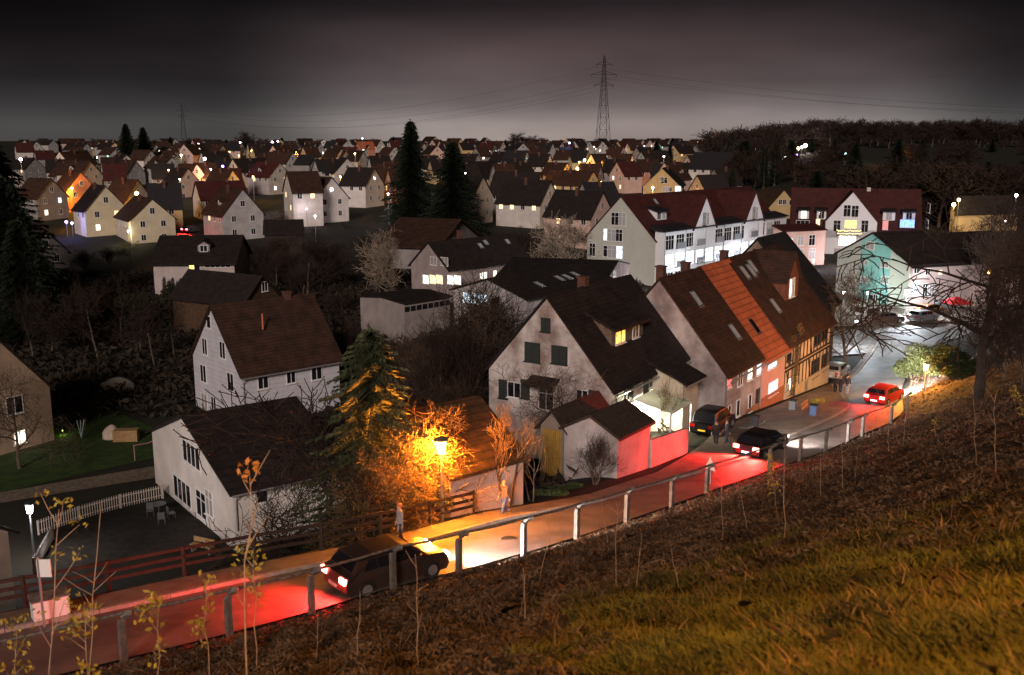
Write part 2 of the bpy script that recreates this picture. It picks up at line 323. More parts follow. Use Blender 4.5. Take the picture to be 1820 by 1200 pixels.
# ================================================================== houses
WC = {}
def wmesh(kind, w, h):
    k = (kind, round(w, 1), round(h, 1))
    if k in WC: return WC[k]
    w, h = max(k[1], .2), max(k[2], .2); f = MB(); t = .07 if h > .7 else .05
    shut = kind == 'shut'
    f.box(-w / 2 - t, w / 2 + t, -.05, .03, -h / 2 - t, -h / 2); f.box(-w / 2 - t, w / 2 + t, -.05, .03, h / 2, h / 2 + t)
    f.box(-w / 2 - t, -w / 2, -.045, .03, -h / 2, h / 2); f.box(w / 2, w / 2 + t, -.045, .03, -h / 2, h / 2)
    if h > .7: f.box(-w / 2 - .12, w / 2 + .12, -.15, .0, -h / 2 - .12, -h / 2 - .065)
    if not shut:
        for i in range(1, max(2 if w > .7 else 1, round(w / .75))):
            x = -w / 2 + w * i / max(2, round(w / .75)); f.box(x - .03, x + .03, -.04, .0, -h / 2, h / 2)
        if h > 1.5: f.box(-w / 2, w / 2, -.038, .0, h * .18, h * .18 + .05)
    g = MB()
    if shut:
        n = 2
        for i in range(n): g.box(-w / 2 + i * w / n + .01, -w / 2 + (i + 1) * w / n - .01, -.06, 0, -h / 2 + .01, h / 2 - .01)
    else: g.box(-w / 2, w / 2, -.015, .02, -h / 2, h / 2)
    WC[k] = (f, g, {}); return WC[k]
PM = {'dark': GLD, 'warm': L_W, 'cool': L_C, 'neutral': L_N, 'cyan': L_CY, 'blue': L_B, 'violet': L_V, 'red': L_R, 'yellow': L_Y, 'orange': L_O, 'ash': L_A, 'shut': SHUT, 'blind': mat('roller_blind', (.30, .28, .27), .7)}
class House: pass
def house(name, label, cat, E, t, yaw, m, F=None, G=None, A=None, base=None, L=None, W=None, rh=None, wm=PL_W, rm=RF_D, over=.45, group=None, chim=None, Ew=None):
    e = Vector(Ew) if Ew else T(E[0], E[1], t); a = R(yaw); u = Vector((math.cos(a), math.sin(a), 0)); v = Vector((-math.sin(a), math.cos(a), 0)) * m
    def solve(d, px):
        k = (px - 910) / FPX; return (k * (e.y * CP - e.z * SP) - e.x) / (d.x - k * d.y * CP)
    L = L or solve(u, F); W = W or solve(v, G)
    if rh is None:
        mp_ = e + v * W / 2; q = (600 - A) / FPX; rz = mp_.y * (q * CP - SP) / (CP + q * SP); rh = rz - e.z
    L = max(1.5, min(L, 60)); W = max(1.5, min(W, 30)); rh = max(.3, rh)
    if base is None: base = g1(e.x, e.y)
    h = House(); h.L = L; h.W = W; h.m = m; h.u = u; h.v = v; he = e.z - base; h.he = he; h.rh = rh
    root = thing(name, label, cat, (e.x, e.y, base), a, group); h.root = root; h.o = Vector((e.x, e.y, base))
    Y = lambda y: y * m
    w = MB(); bb = -1.5
    w.prism([(0, 0, bb), (0, Y(W), bb), (0, Y(W), he), (0, Y(W / 2), he + rh), (0, 0, he)], (L, 0, 0))
    h.wall = w.build('wall', wm, root)
    r = MB(); s = rh / (W / 2); th = .16; oe = over; og = over * .7
    for sg in (0, 1):
        y0 = -oe; z0 = he - s * oe
        q = lambda y, z: (0, Y(W - y) if sg else Y(y), z)
        a_, b_ = q(y0, z0 + .03), q(W / 2, he + rh + .03)
        a2, b2 = q(y0, z0 + th + .03), q(W / 2, he + rh + th + .03)
        P = [a_, b_, b2, a2]; P = [(-og, p[1], p[2]) for p in P]
        r.prism(P, (L + 2 * og, 0, 0))
    h.roof = r.build('roof', rm, root)
    h.slope = s
    for c in (chim or []):   # (x along ridge, y across, height over ridge)
        b = MB(); zz = he + rh - abs(c[1] - W / 2) * s; b.box(c[0] - .3, c[0] + .3, Y(c[1]) - .3, Y(c[1]) + .3, zz - .4, he + rh + c[2]); b.box(c[0] - .37, c[0] + .37, Y(c[1]) - .37, Y(c[1]) + .37, he + rh + c[2], he + rh + c[2] + .12)
        b.build('chimney', BRICK, h.roof)
    return h
def loc_on(h, face, px, py):    # local coordinates of a pixel seen on a face of the house
    r = ray(px, py); n = h.u if face == 'g' else h.v; t = h.o.dot(n) / r.dot(n); p = r * t - h.o
    return p.dot(h.u), p.dot(h.v), p.z
def winl(h, face, a, z, w, hh, kind='dark', fr=FR_W, lab=None, off=0, nm='window', pm=None):
    """a = distance along the face from the near corner, z = centre height"""
    f, g, ms = wmesh('shut' if kind == 'shut' else 'n', w, hh)
    if kind == 'shut': fr = SHUT
    k = (fr.name, kind, pm.name if pm else '')
    if k not in ms: ms[k] = (f.mesh('window', fr), g.mesh('pane', pm or PM[kind]))
    if face == 'g': loc = (-.0 - off, a * h.m, z); rz = R(-90)
    elif face == 'f': loc = (a, -off * h.m, z); rz = 0 if h.m > 0 else R(180)
    elif face == 'f2': loc = (a, (h.W + off) * h.m, z); rz = R(180) if h.m > 0 else 0
    o = link('shutter' if kind == 'shut' else nm, ms[k][0], h.root, loc, rz); link('leaf' if kind == 'shut' else 'pane', ms[k][1], o)
    if lab: o['label'] = lab
    return o
def winp(h, face, x0, y0, x1, y1, kind='dark', fr=FR_W, lab=None, off=0, nm='window', pm=None):
    cx, cy = (x0 + x1) / 2, (y0 + y1) / 2
    A_ = loc_on(h, face, x0, cy); B_ = loc_on(h, face, x1, cy); U_ = loc_on(h, face, cx, y0); D_ = loc_on(h, face, cx, y1); c_ = loc_on(h, face, cx, cy)
    i = 1 if face == 'g' else 0
    return winl(h, face, c_[i], c_[2], min(abs(A_[i] - B_[i]), 6), min(abs(U_[2] - D_[2]), 4), kind, fr, lab, off, nm, pm)
def skylight(h, xs, d, side=0, kind='ash', w=.8, l=1.2):   # on the visible roof slope, d = distance down from ridge (0..1)
    y = h.W / 2 * (1 - d); z = h.he + h.rh * (1 - d) + .2; s = h.slope; ln = math.hypot(1, s)
    b = MB(); dy = l / 2 / ln; pts = [(xs - w / 2, y - dy), (xs + w / 2, y - dy), (xs + w / 2, y + dy), (xs - w / 2, y + dy)]
    P = [(x, yy * h.m, z + (yy - y) * s) for x, yy in pts]; b.prism(P, (0, 0, .07)); o = b.build('skylight', FR_D if kind == 'dark' else METAL, h.roof)
    b = MB(); P = [(xs + (x - xs) * .8, (y + (yy - y) * .8) * h.m, z + .075 + (yy - y) * .8 * s) for x, yy in pts]; b.prism(P, (0, 0, .01)); b.build('glazing', PM[kind], h.root).name = 'skylight_pane'
def gutter(h, z=None):
    b = MB(); y = -.5 * h.m; zz = h.he - .5 * h.slope + .02
    b.tube([(-.2, y, zz), (h.L + .2, y, zz)], .075, 6); b.tube([(.15, y, zz), (.15, -.08 * h.m, zz - .5), (.15, -.08 * h.m, 0)], .05, 6); return b.build('gutter', ZINC, h.root)
# ---- white house with three storeys, brown roof
W1 = house('house', 'tall white gabled house of three storeys with a plain brown roof', 'house', (428, 662), 84, 42, 1, base=-24.2, F=602, G=343, A=545, wm=SIDING, rm=RF_B, chim=[(7.2, 4.6, .5)])
for q in ((368, 563, 374, 582), (360, 603, 368, 629), (391, 609, 400, 636), (357, 650, 366, 678), (405, 664, 415, 694), (359, 700, 368, 728, 'blind'), (376, 706, 384, 729)): winp(W1, 'g', *q)
for q in ((459, 664, 476, 690), (510, 655, 524, 680), (554, 647, 571, 674)): winp(W1, 'f', *q)
gutter(W1)
b = MB(); b.tube([(3.4, 2.2, 4.6 + 3.2), (3.4, 2.2, 9.2)], .08); b.build('vent_pipe', mat('clay', (.5, .16, .08)), W1.roof)
# ---- garden house (front left)
H1 = house('house', 'white gabled house with two triple windows beside the yard with garden chairs', 'house', (413, 873), 59, 36.8, 1, base=-23.0, F=612, G=270, A=741, wm=PL_W, rm=RF_D, over=.5)
for q in ((326, 790, 354, 826), (310, 855, 338, 890)): winp(H1, 'g', *q, 'dark', FR_W)
winp(H1, 'g', 350, 875, 366, 918, 'dark', FR_W, nm='door'); winp(H1, 'g', 366, 874, 378, 914, 'blind', FR_W, nm='shutter_door')
winp(H1, 'f', 455, 870, 475, 892); gutter(H1)
# ---- old house with green shutters (middle)
M1 = house('house', 'weathered gabled house with closed green shutters and a wide roof dormer', 'house', (1085, 688), 64.5, 57, 1, L=12, G=869, A=529, wm=PL_OLD, rm=RF_D, over=.4, chim=[(5.2, 5.0, .7)])
winp(M1, 'g', 963, 567, 977, 588, 'shut'); winp(M1, 'g', 934, 611, 959, 641, 'shut'); winp(M1, 'g', 982, 616, 1007, 646, 'shut')
for x in (888, 927): winp(M1, 'g', x, 677, x + 13, 706, 'shut')
winp(M1, 'g', 903, 680, 925, 706, 'dark'); winp(M1, 'g', 1026, 694, 1044, 720, 'dark'); winp(M1, 'g', 1047, 695, 1060, 725, 'shut')
winp(M1, 'g', 959, 687, 983, 728, 'dark', FR_W, nm='balcony_door')
b = MB(); c_ = loc_on(M1, 'g', 970, 676); b.hexa([(-1.2, c_[1] - 1.1, c_[2] - .25), (0, c_[1] - 1.1, c_[2] + .1), (0, c_[1] + 1.1, c_[2] + .1), (-1.2, c_[1] + 1.1, c_[2] - .25), (-1.2, c_[1] - 1.1, c_[2] - .15), (0, c_[1] - 1.1, c_[2] + .25), (0, c_[1] + 1.1, c_[2] + .25), (-1.2, c_[1] + 1.1, c_[2] - .15)]); b.build('porch_roof', RF_D, M1.root)
for x0, x1, y0, y1 in ((1097, 1104, 689, 716), (1107, 1113, 687, 710), (1117, 1124, 682, 712)): winp(M1, 'f', x0, y0, x1, y1, 'shut' if x0 != 1107 else 'dark')
winp(M1, 'f', 1144, 668, 1152, 698, 'shut'); winp(M1, 'f', 1153, 666, 1160, 688, 'dark'); gutter(M1)
def shed_dormer(h, x0, x1, yf, hh, back, rm=RF_D, wm=WOOD, wins=()):
    """flat pitched dormer: front face at yf from the eave wall"""
    m = h.m; z0 = h.he + yf * h.slope; zt = z0 + hh; zb = zt + back[1]; yb = back[0]
    b = MB(); b.prism([(x0, yf * m, z0 - .3), (x0, yf * m, zt), (x0, yb * m, zb), (x0, yb * m, h.he + yb * h.slope - .3)], (x1 - x0, 0, 0)); d = b.build('dormer', wm, h.root)
    b = MB(); k = (zb - zt) / (yb - yf); b.prism([(x0 - .35, (yf - .5) * m, zt - .5 * k + .02), (x0 - .35, (yb + .1) * m, zb + .02), (x0 - .35, (yb + .1) * m, zb + .18), (x0 - .35, (yf - .5) * m, zt - .5 * k + .18)], (x1 - x0 + .7, 0, 0)); b.build('dormer_roof', rm, d)
    for a, w, kd, fr in wins:
        o = winl(h, 'f', a, z0 + hh * .52, w, hh * .72, kd, fr, off=-yf); o.parent = d
    return d
shed_dormer(M1, 3.1, 7.9, 1.55, 1.45, (4.15, 1.15), wm=mat('dormer_boards', (.16, .12, .09), .8, noise=.4, kind='plank'), wins=((4.0, .7, 'orange', FR_W), (4.75, .5, 'orange', FR_W), (6.7, .9, 'dark', FR_W)))
# cross wing at its far end, lit by the porch lamp
u, v = M1.u, M1.v; cw = M1.o + u * (M1.L - 3.4)
b = MB(); x0 = loc_on(M1, 'f', 1160, 662)[0]; x1 = x0 + 2.7; b.prism([(x0, .05, -1.5), (x0, .05, M1.he + .05), (x0, -2.3, M1.he - .75), (x0, -2.3, -1.5)], (x1 - x0, 0, 0)); wg = b.build('wing_wall', plaster('cream_wing', (.55, .50, .40)), M1.root)
b = MB(); b.prism([(x0 - .35, .5, M1.he + .52), (x0 - .35, -2.8, M1.he - .90), (x0 - .35, -2.8, M1.he - .74), (x0 - .35, .5, M1.he + .68)], (x1 - x0 + .7, 0, 0)); b.build('wing_roof', RF_D, wg)
b = MB(); b.tube([(x0 - .35, -2.9, M1.he - .86), (x1 + .3, -2.9, M1.he - .86)], .07); b.tube([(x0 - .1, -2.9, M1.he - .86), (x0 - .1, -2.4, M1.he - 1.2), (x0 - .1, -2.4, 0)], .05); b.build('wing_gutter', ZINC, wg)
# ---- old terrace of four
def rowface(h, lst, **k):
    for q in lst: winp(h, 'f', *q[:4], q[4] if len(q) > 4 else 'dark', **k)
R1 = house('house', 'grey rendered row house with blank gable and arched carport', 'house', (1290, 664), 73, 56.7, 1, F=1352, W=10.9, rh=6.5, wm=PL_ROW, rm=RF_B, over=.35, chim=[(2.6, 6.6, .6), (6.6, 6.3, .5)])
R2 = house('house', 'pink fronted row house under the bright orange tiled roof', 'house', None, 0, 56.7, 1, Ew=R1.o + R1.u * R1.L + Vector((0, 0, R1.he - .15)), F=1397, W=11, rh=6.7, wm=PL_PINK, rm=RF_O, over=.5, base=R1.o.z - .5)
R3 = house('house', 'half timbered row house with a gabled dormer and ivy on its front', 'house', None, 0, 56.7, 1, Ew=R2.o + R2.u * R2.L + Vector((0, 0, R2.he + .3)), F=1477, W=11.2, rh=6.5, wm=plaster('timber_infill', (.62, .50, .38)), rm=RF_B, over=.55, base=R1.o.z - 1.2, chim=[(1.5, 6.4, .5)])
for h in (R1, R2): gutter(h)
rowface(R1, [(1293, 666, 1299, 688, 'red'), (1312, 662, 1319, 684, 'dark'), (1329, 656, 1336, 674, 'neutral'), (1294, 722, 1298, 748, 'dark'), (1309, 712, 1314, 738, 'dark')])
rowface(R2, [(1345, 647, 1352, 665, 'cool'), (1366, 626, 1380, 652, 'cool'), (1366, 678, 1381, 700, 'cool'), (1330, 702, 1335, 730, 'dark')])
winp(R2, 'f', 1343, 692, 1350, 728, 'dark', FR_D, nm='door')
rowface(R3, [(1399, 615, 1406, 640), (1447, 586, 1457, 612), (1461, 578, 1470, 603), (1442, 640, 1454, 668), (1460, 630, 1470, 656), (1398, 674, 1405, 700, 'neutral')], fr=FR_D)
b = MB(); TD = .09
def tb(xa, za, xb, zb, wd=.17): b.beam((xa, -.02, za), (xb, -.02, zb), wd, TD, up=(0, 1, 0)) if False else b.prism([(xa - wd / 2 * (abs(zb - za) > .1), -TD / 2, za - wd / 2 * (abs(zb - za) <= .1)), (xa + wd / 2 * (abs(zb - za) > .1), -TD / 2, za + wd / 2 * (abs(zb - za) <= .1)), (xb + wd / 2 * (abs(zb - za) > .1), -TD / 2, zb + wd / 2 * (abs(zb - za) <= .1)), (xb - wd / 2 * (abs(zb - za) > .1), -TD / 2, zb - wd / 2 * (abs(zb - za) <= .1))], (0, TD / 2 + .01, 0))
zl = [R3.he - .25, R3.he - 2.45, R3.he - 2.75, R3.he - 4.9]
for z in zl: b.box(0, R3.L, -.05, .02, z - .09, z + .09)
for i in range(int(R3.L / .95) + 1):
    x = i * R3.L / int(R3.L / .95); b.box(max(0, x - .08), min(R3.L, x + .08), -.047, .02, zl[1], zl[0]); b.box(max(0, x - .08), min(R3.L, x + .08), -.047, .02, zl[3], zl[2])
for x, s_ in ((.5, 1), (R3.L - 1.5, -1), (R3.L * .5, 1)):
    for zt, zb_ in ((zl[0], zl[1]), (zl[2], zl[3])):
        xa, xb = (x, x + .9) if s_ > 0 else (x + .9, x); b.prism([(xa - .07, -.06, zt), (xa + .07, -.06, zt), (xb + .07, -.06, zb_), (xb - .07, -.06, zb_)], (0, .07, 0))
b.build('timber_frame', WOOD, R3.root)
b = MB(); b.box(-.02, R3.L, -.12, .1, -1.5, .5); b.build('plinth', plaster('plinth', (.5, .42, .33)), R3.root)
for h, c0 in ((R1, mat('plinth_brick', (.40, .16, .08), .9, noise=.3)), (R2, MC.get('plinth_brick'))):
    b = MB(); b.box(.2 if h is R2 else 4.5, h.L - .05, -.06, .05, -1.5, .55 if h is R2 else -.1); b.build('plinth', MC['plinth_brick'], h.root)
# gabled dormer on the half timbered house
def gable_dormer(h, xc, w, yf, hh, gh, wm, rm, wins=(), deep=None):
    m = h.m; z0 = h.he + yf * h.slope; zt = z0 + hh; yb = deep or (yf + (hh + gh) / h.slope + .1)
    b = MB(); b.prism([(xc - w / 2, yf * m, z0 - .6), (xc + w / 2, yf * m, z0 - .6), (xc + w / 2, yf * m, zt), (xc, yf * m, zt + gh), (xc - w / 2, yf * m, zt)], (0, (yb - yf) * m, 0)); d = b.build('dormer', wm, h.root)
    b = MB(); s = gh / (w / 2)
    for q in (-1, 1): b.prism([(xc + q * (w / 2 + .3), (yf - .3) * m, zt - .3 * s + .02), (xc, (yf - .3) * m, zt + gh + .02), (xc, (yf - .3) * m, zt + gh + .16), (xc + q * (w / 2 + .3), (yf - .3) * m, zt - .3 * s + .16)], (0, (yb - yf + .3) * m, 0))
    b.build('dormer_roof', rm, d)
    for dx, w_, h_, kd, fr in wins:
        o = winl(h, 'f', xc + dx, z0 + hh * .55, w_, h_, kd, fr, off=-yf); o.parent = d
    return d
gable_dormer(R3, 7.1, 3.6, 2.0, 2.1, 2.2, mat('dormer_wood', (.17, .06, .035), .8, noise=.4, kind='plank'), RF_B, wins=((-.45, .5, 1.6, 'neutral', FR_W), (.45, .5, 1.6, 'ash', FR_W)))
for h, ls in ((R1, ((3.2, .30, 'ash'), (5.6, .72, 'ash'))), (R2, ((2.4, .74, 'dark'),)), (R3, ((1.4, .22, 'ash'), (3.0, .22, 'ash'), (3.9, .18, 'ash'), (2.6, .66, 'ash')))):
    for x, d, k in ls: skylight(h, x, d, kind=k, l=1.5)
R4 = house('house', 'dark roofed end house with a bare boarded gable top behind the half timbered one', 'house', None, 0, 56.7, 1, Ew=R3.o + R3.u * (R3.L - .3) + R3.v * 1.6 + Vector((0, 0, R3.he + .8)), L=7.5, W=11.5, rh=6.3, wm=mat('bare_gable', (.30, .23, .18), .95, noise=.5, nscale=.8), rm=RF_S, over=.6, base=R1.o.z - 2)
skylight(R4, 2.0, .55, kind='cyan', l=.8)
# black arched panel on the first row house gable, painted shade for the carport
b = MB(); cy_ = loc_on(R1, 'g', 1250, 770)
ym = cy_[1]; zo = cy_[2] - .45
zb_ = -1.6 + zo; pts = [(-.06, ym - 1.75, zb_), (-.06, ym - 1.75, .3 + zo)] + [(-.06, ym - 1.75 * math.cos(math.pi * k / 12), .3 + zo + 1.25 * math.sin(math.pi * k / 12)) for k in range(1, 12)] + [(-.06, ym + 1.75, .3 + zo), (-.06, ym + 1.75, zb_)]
b.prism(pts, (.05, 0, 0)); b.build('carport_shade_panel', mat('carport_shade', (.006, .005, .005), 1), R1.root)
b = MB(); out = []
for k in range(13):
    t_ = math.pi * k / 12; out.append([(-.09, ym - r_ * math.cos(t_), .3 + zo + r_ * .72 * math.sin(t_)) for r_ in (1.75, 1.98)])
for k in range(12): b.prism([out[k][0], out[k][1], out[k + 1][1], out[k + 1][0]], (.1, 0, 0))
b.build('arch', PL_ROW, R1.root)
# ---- left edge house
X1 = house('house', 'house at the left edge with a branch shadowed gable and one bright window', 'house', (88, 688), 80, 150, 1, L=9, G=-95, A=600, wm=plaster('tan', (.42, .31, .22)), rm=RF_D, over=.35)
X1.root  # gable faces the lane
winp(X1, 'g', 25, 765, 45, 788, 'neutral'); winp(X1, 'g', 12, 705, 40, 735, 'dark')
# ---- little lean-to at the lower left corner
X2 = house('shed', 'low shed with tiled roof at the lower left edge', 'shed', (14, 945), 47, 150, 1, L=5, W=6, rh=2.0, wm=plaster('shed_grey', (.3, .27, .24)), rm=RF_D, over=.4)
# ---- shed under the orange lamp
S1 = house('shed', 'low pink walled outbuilding whose mossy roof glows orange under the street lamp', 'shed', (930, 812), 47.5, 40 + 180, -1, F=800, W=7.2, rh=2.1, base=-17.5, wm=PL_P, rm=RF_M, over=.3)
# ---- garage pair
G1 = house('garage', 'small white and red lit garage with brown roof beside the pavement', 'garage', (1098, 779), 54.5, 55, 1, F=1156, G=1003, A=742, wm=plaster('garage_white', (.42, .37, .36), .3), rm=mat('roof_bitumen', (.05, .032, .025), .9, noise=.5, nscale=4), over=.25)
G2 = house('shed', 'narrow shed with a yellow ochre door left of the red lit garage', 'shed', None, 0, 55, 1, Ew=G1.o + G1.v * (G1.W + .1) + G1.u * .2 + Vector((0, 0, G1.he - .15)), L=5, G=961, rh=.9, wm=plaster('shed_wall', (.3, .24, .2)), rm=MC['roof_bitumen'], over=.3)
b = MB(); 
for i in range(9): b.box(-.07, -.01, .15 + i * (G2.W - .3) / 9, .13 + (i + 1) * (G2.W - .3) / 9, -.2, G2.he - .15)
b.build('door', mat('door_ochre', (.42, .25, .06), .7, noise=.3, nscale=6), G2.root)
b = MB(); b.tube([(-.12, .05, G2.he), (-.12, .05, -.3)], .05); b.build('downpipe', ZINC, G2.root)
# front garden wall, lit red
p0 = G1.o + G1.u * G1.L; p1 = p0 + G1.u * 5.0
gw = MB(); d = (p1 - p0); n = Vector((d.y, -d.x, 0)).normalized() * .12
ztop0, ztop1 = G1.o.z + 1.25, G1.o.z + .75
gw.hexa([p0 - n + Vector((0, 0, -2)), p0 + n + Vector((0, 0, -2)), p1 + n + Vector((0, 0, -2.5)), p1 - n + Vector((0, 0, -2.5)), Vector((*(p0 - n).xy, ztop0)), Vector((*(p0 + n).xy, ztop0)), Vector((*(p1 + n).xy, ztop1)), Vector((*(p1 - n).xy, ztop1))])
tag(gw.build('garden_wall', MC['plaster_garage_white']), 'low rendered garden wall glowing red, running from the garage to the arched carport', 'wall')
# glass veranda with the bright lamp
vx = loc_on(M1, 'f', 1163, 690)[0]; vz = loc_on(M1, 'f', 1150, 697)[2]; vb = M1.o + u * vx + Vector((0, 0, vz - 2.5)); ve = thing('glass_veranda', 'brightly lit glass canopy beside the old house with green shutters', 'canopy', tuple(vb - v * .2), R(57))
b = MB(); Lx, Dy, zh, zl_ = 3.4, 2.6, 2.5, 1.9
for i in range(7): x = -Lx + Lx * i / 6; b.beam((x, 0, zh), (x, -Dy, zl_), .07, .09)
b.beam((-Lx, -Dy, zl_), (0, -Dy, zl_), .1, .12); b.beam((-Lx, 0, zh), (0, 0, zh), .1, .1)
for x in (-Lx, 0): b.box(x - .05, x + .05, -Dy - .05, -Dy + .05, -1.6, zl_)
b.build('frame', FR_W, ve)
b = MB(); b.prism([(-Lx, 0, zh + .06), (0, 0, zh + .06), (0, -Dy, zl_ + .06), (-Lx, -Dy, zl_ + .06)], (0, 0, .02)); gm = mat('frosted_glass', (.8, .85, .8), .5); gt_ = gm.node_tree; tr = gt_.nodes.new('ShaderNodeBsdfTranslucent'); tr.inputs[0].default_value = (.85, .87, .8, 1); mxs = gt_.nodes.new('ShaderNodeMixShader'); mxs.inputs[0].default_value = .75; gt_.links.new(gt_.nodes['Principled BSDF'].outputs[0], mxs.inputs[1]); gt_.links.new(tr.outputs[0], mxs.inputs[2]); gt_.links.new(mxs.outputs[0], gt_.nodes['Material Output'].inputs[0]); b.build('glass', gm, ve)
def glow(parent, loc, col, power, rad=.12, name='light_source'):
    l = bpy.data.lights.new(name, 'POINT'); l.energy = power; l.color = col; l.shadow_soft_size = rad; o = bpy.data.objects.new(name, l); C.objects.link(o); o.parent = parent; o.location = loc; return o
def bulbmat(key, c, s): return mat('bulb_' + key, (.8, .8, .8), .4, em=c, es=s)
pl_ = thing('wall_lamp', 'glaring white lamp under the glass canopy', 'lamp', tuple(M1.o + u * loc_on(M1, 'f', 1132, 726)[0] - v * .25 + Vector((0, 0, loc_on(M1, 'f', 1132, 726)[2]))), R(57))
b = MB(); b.box(-.06, .06, 0, .2, -.06, .06); b.build('bracket', METAL, pl_); b = MB(); b.ball((0, -.12, 0), .16, 12, 8); b.build('bulb', bulbmat('porch', (1, .92, .72), 30), pl_)
glow(pl_, (0.5, -.9, -.15), (1, .9, .62), 1000, .12)

# ================================================================== trees and plants
def rv(r): return Vector((r.uniform(-1, 1), r.uniform(-1, 1), r.uniform(-1, 1)))
def bare(seed, H=8, trunk=.35, spread=.8, up=.25, n0=7, depth=4, fine=.012, stems=1, droop=0, r0=.14, dens=1.0):
    r = random.Random(seed); tk = MB(); cr_ = MB()
    def branch(p, d, ln, rad, lv):
        n = 5 if lv == 0 else 4 if lv < 3 else 3; pts = [p.copy()]; ds = []
        for i in range(n):
            d = (d + rv(r) * (.12 if lv == 0 else .26) + Vector((0, 0, up * .25 - droop * .12 * lv))).normalized(); ds.append(d.copy()); pts.append(pts[-1] + d * ln / n)
        rs = [rad * (1 - .62 * i / n) for i in range(n + 1)]; rs = [max(q, fine) for q in rs]
        (tk if lv == 0 else cr_).tube(pts, rs, 6 if lv == 0 else 4 if lv == 1 else 3, cap=False)
        if lv >= depth: return
        k = int((n0 if lv == 0 else 5 if lv == 1 else 5) * dens + r.random())
        for j in range(k):
            f = (trunk + (1 - trunk) * (j + r.random() * .6) / k) if lv == 0 else (.2 + .8 * (j + r.random() * .7) / k); f = min(f, .999); i = int(f * n); q = pts[i].lerp(pts[i + 1], f * n - i)
            side = rv(r); side = (side - ds[i] * side.dot(ds[i])).normalized()
            dd = (ds[i] * (.55 + .3 * up) + side * spread).normalized()
            l2 = (H * (.42 + .18 * r.random()) * (1 - .35 * f) if lv == 0 else ln * (.48 + .25 * r.random()))
            branch(q, dd, l2, max(rs[i] * (.55 if lv == 0 else .6), fine), lv + 1)
    for s in range(stems):
        a = 2 * math.pi * s / max(stems, 1) + r.random(); lean = 0 if stems == 1 else .35
        branch(Vector((math.cos(a) * .12 * (stems > 1), math.sin(a) * .12 * (stems > 1), -.2)), Vector((math.cos(a) * lean, math.sin(a) * lean, 1)).normalized(), H * (.72 if depth > 3 else .8) * (1 if stems == 1 else r.uniform(.7, 1)), r0 / math.sqrt(stems), 0)
    h = max(v[2] for v in cr_.v); return tk, cr_, h
def conifer(seed, H, Rb, nb, leaf=.35, droop=.25, per=14, shp=1.0):
    r = random.Random(seed); tk = MB(); tk.tube([(0, 0, -.3), (0, 0, H * .5), (0, 0, H * .97)], [H * .018 + .05, H * .011 + .03, .02], 6); c = MB()
    for i in range(nb):
        f = (i + .5) / nb; z = H * (.06 + .92 * f); ln = Rb * (1 - f) ** shp * (.55 + .75 * r.random()) + .12; a = i * 2.39996 + r.random() * .7
        d = Vector((math.cos(a), math.sin(a), 0)); sd = Vector((-d.y, d.x, 0)); n = max(4, int(per * (.35 + ln / Rb)))
        for k in range(n):
            t = (k + r.random()) / n; p = d * (ln * t) + Vector((0, 0, z - droop * ln * t * t * 1.2 + .18 * ln * t * t * t))
            for q in (-1, 1):
                w = leaf * (1.2 - .35 * t) * r.uniform(.6, 1.3); e = p + sd * q * w * (.9 + .3 * r.random()) + d * w * .65 + Vector((0, 0, -w * r.uniform(.1, .7)))
                b = p + d * w * .35 + Vector((0, 0, w * .12 * r.random())); c.add([p + Vector((0, 0, -.04)), b, e], [(0, 1, 2)])
        e = d * ln + Vector((0, 0, z - droop * ln * 1.0)); c.add([Vector((0, 0, z)) + sd * .05, Vector((0, 0, z)) - sd * .05, e], [(0, 1, 2)])
    for k in range(10): a = k * 2.4; c.add([(0, 0, H * (.93 + .007 * k)), (math.cos(a) * leaf * .5, math.sin(a) * leaf * .5, H * (.94 + .006 * k)), (0, 0, H * (.96 + .005 * k))], [(0, 1, 2)])
    return tk, c, H
def leafcloud(c, ctr, rad, n, s, r, flat=0):
    for i in range(n):
        d = rv(r)
        while d.length > 1: d = rv(r)
        d = d.normalized() * d.length ** .5; p = Vector((ctr[0] + d.x * rad[0], ctr[1] + d.y * rad[1], ctr[2] + d.z * rad[2])); a = rv(r).normalized() * s * r.uniform(.6, 1.3); b = rv(r).normalized() * s * .6
        c.add([p - a, p + b, p + a, p - b], [(0, 1, 2, 3)])
PR = {}
def proto(k, gen, tm, cm):
    tk, c, h = gen; PR[k] = (tk.mesh('trunk', tm), c.mesh('crown', cm), h, max(math.hypot(v[0], v[1]) for v in c.v))
proto('broad', bare(1, 8, .25, .95, .35, 9, 4, .011), BARK, TWIG)
proto('broad2', bare(12, 8, .2, 1.0, .25, 9, 4, .011), BARK, TWIG)
proto('dark', bare(2, 8, .3, .85, .4, 8, 4, .016), BARK, TWIGR)
proto('upright', bare(3, 9, .35, .5, .8, 9, 3, .014), BARK, TWIGR)
proto('shrub', bare(4, 5, .12, .7, .55, 6, 3, .010, stems=6), BARK, TWIGR)
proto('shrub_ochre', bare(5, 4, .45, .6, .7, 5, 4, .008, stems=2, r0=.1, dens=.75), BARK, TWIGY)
proto('weeping', bare(16, 8, .3, 1.15, .1, 7, 4, .021, droop=.45, r0=.17, dens=.72), mat('bark_dark', (.04, .03, .024), .95, noise=.4), TWIGR)
proto('far', bare(8, 9, .12, .95, .45, 15, 3, .05, r0=.2, dens=1.25), BARK, TWIGR)
proto('farpale', bare(9, 7, .15, 1.0, .3, 12, 4, .022, r0=.2), BARK, mat('twigs_pale', (.30, .24, .18), .95, noise=.3))
proto('spruce', conifer(11, 10, 3.3, 300, .27, .34, 30, .66), BARK, SPRUCE)
proto('fir', conifer(13, 22, 6.6, 460, .8, .26, 22, .8), BARK, FIR)
proto('fir2', conifer(14, 20, 6.0, 380, .85, .32, 19, .75), BARK, FIR)
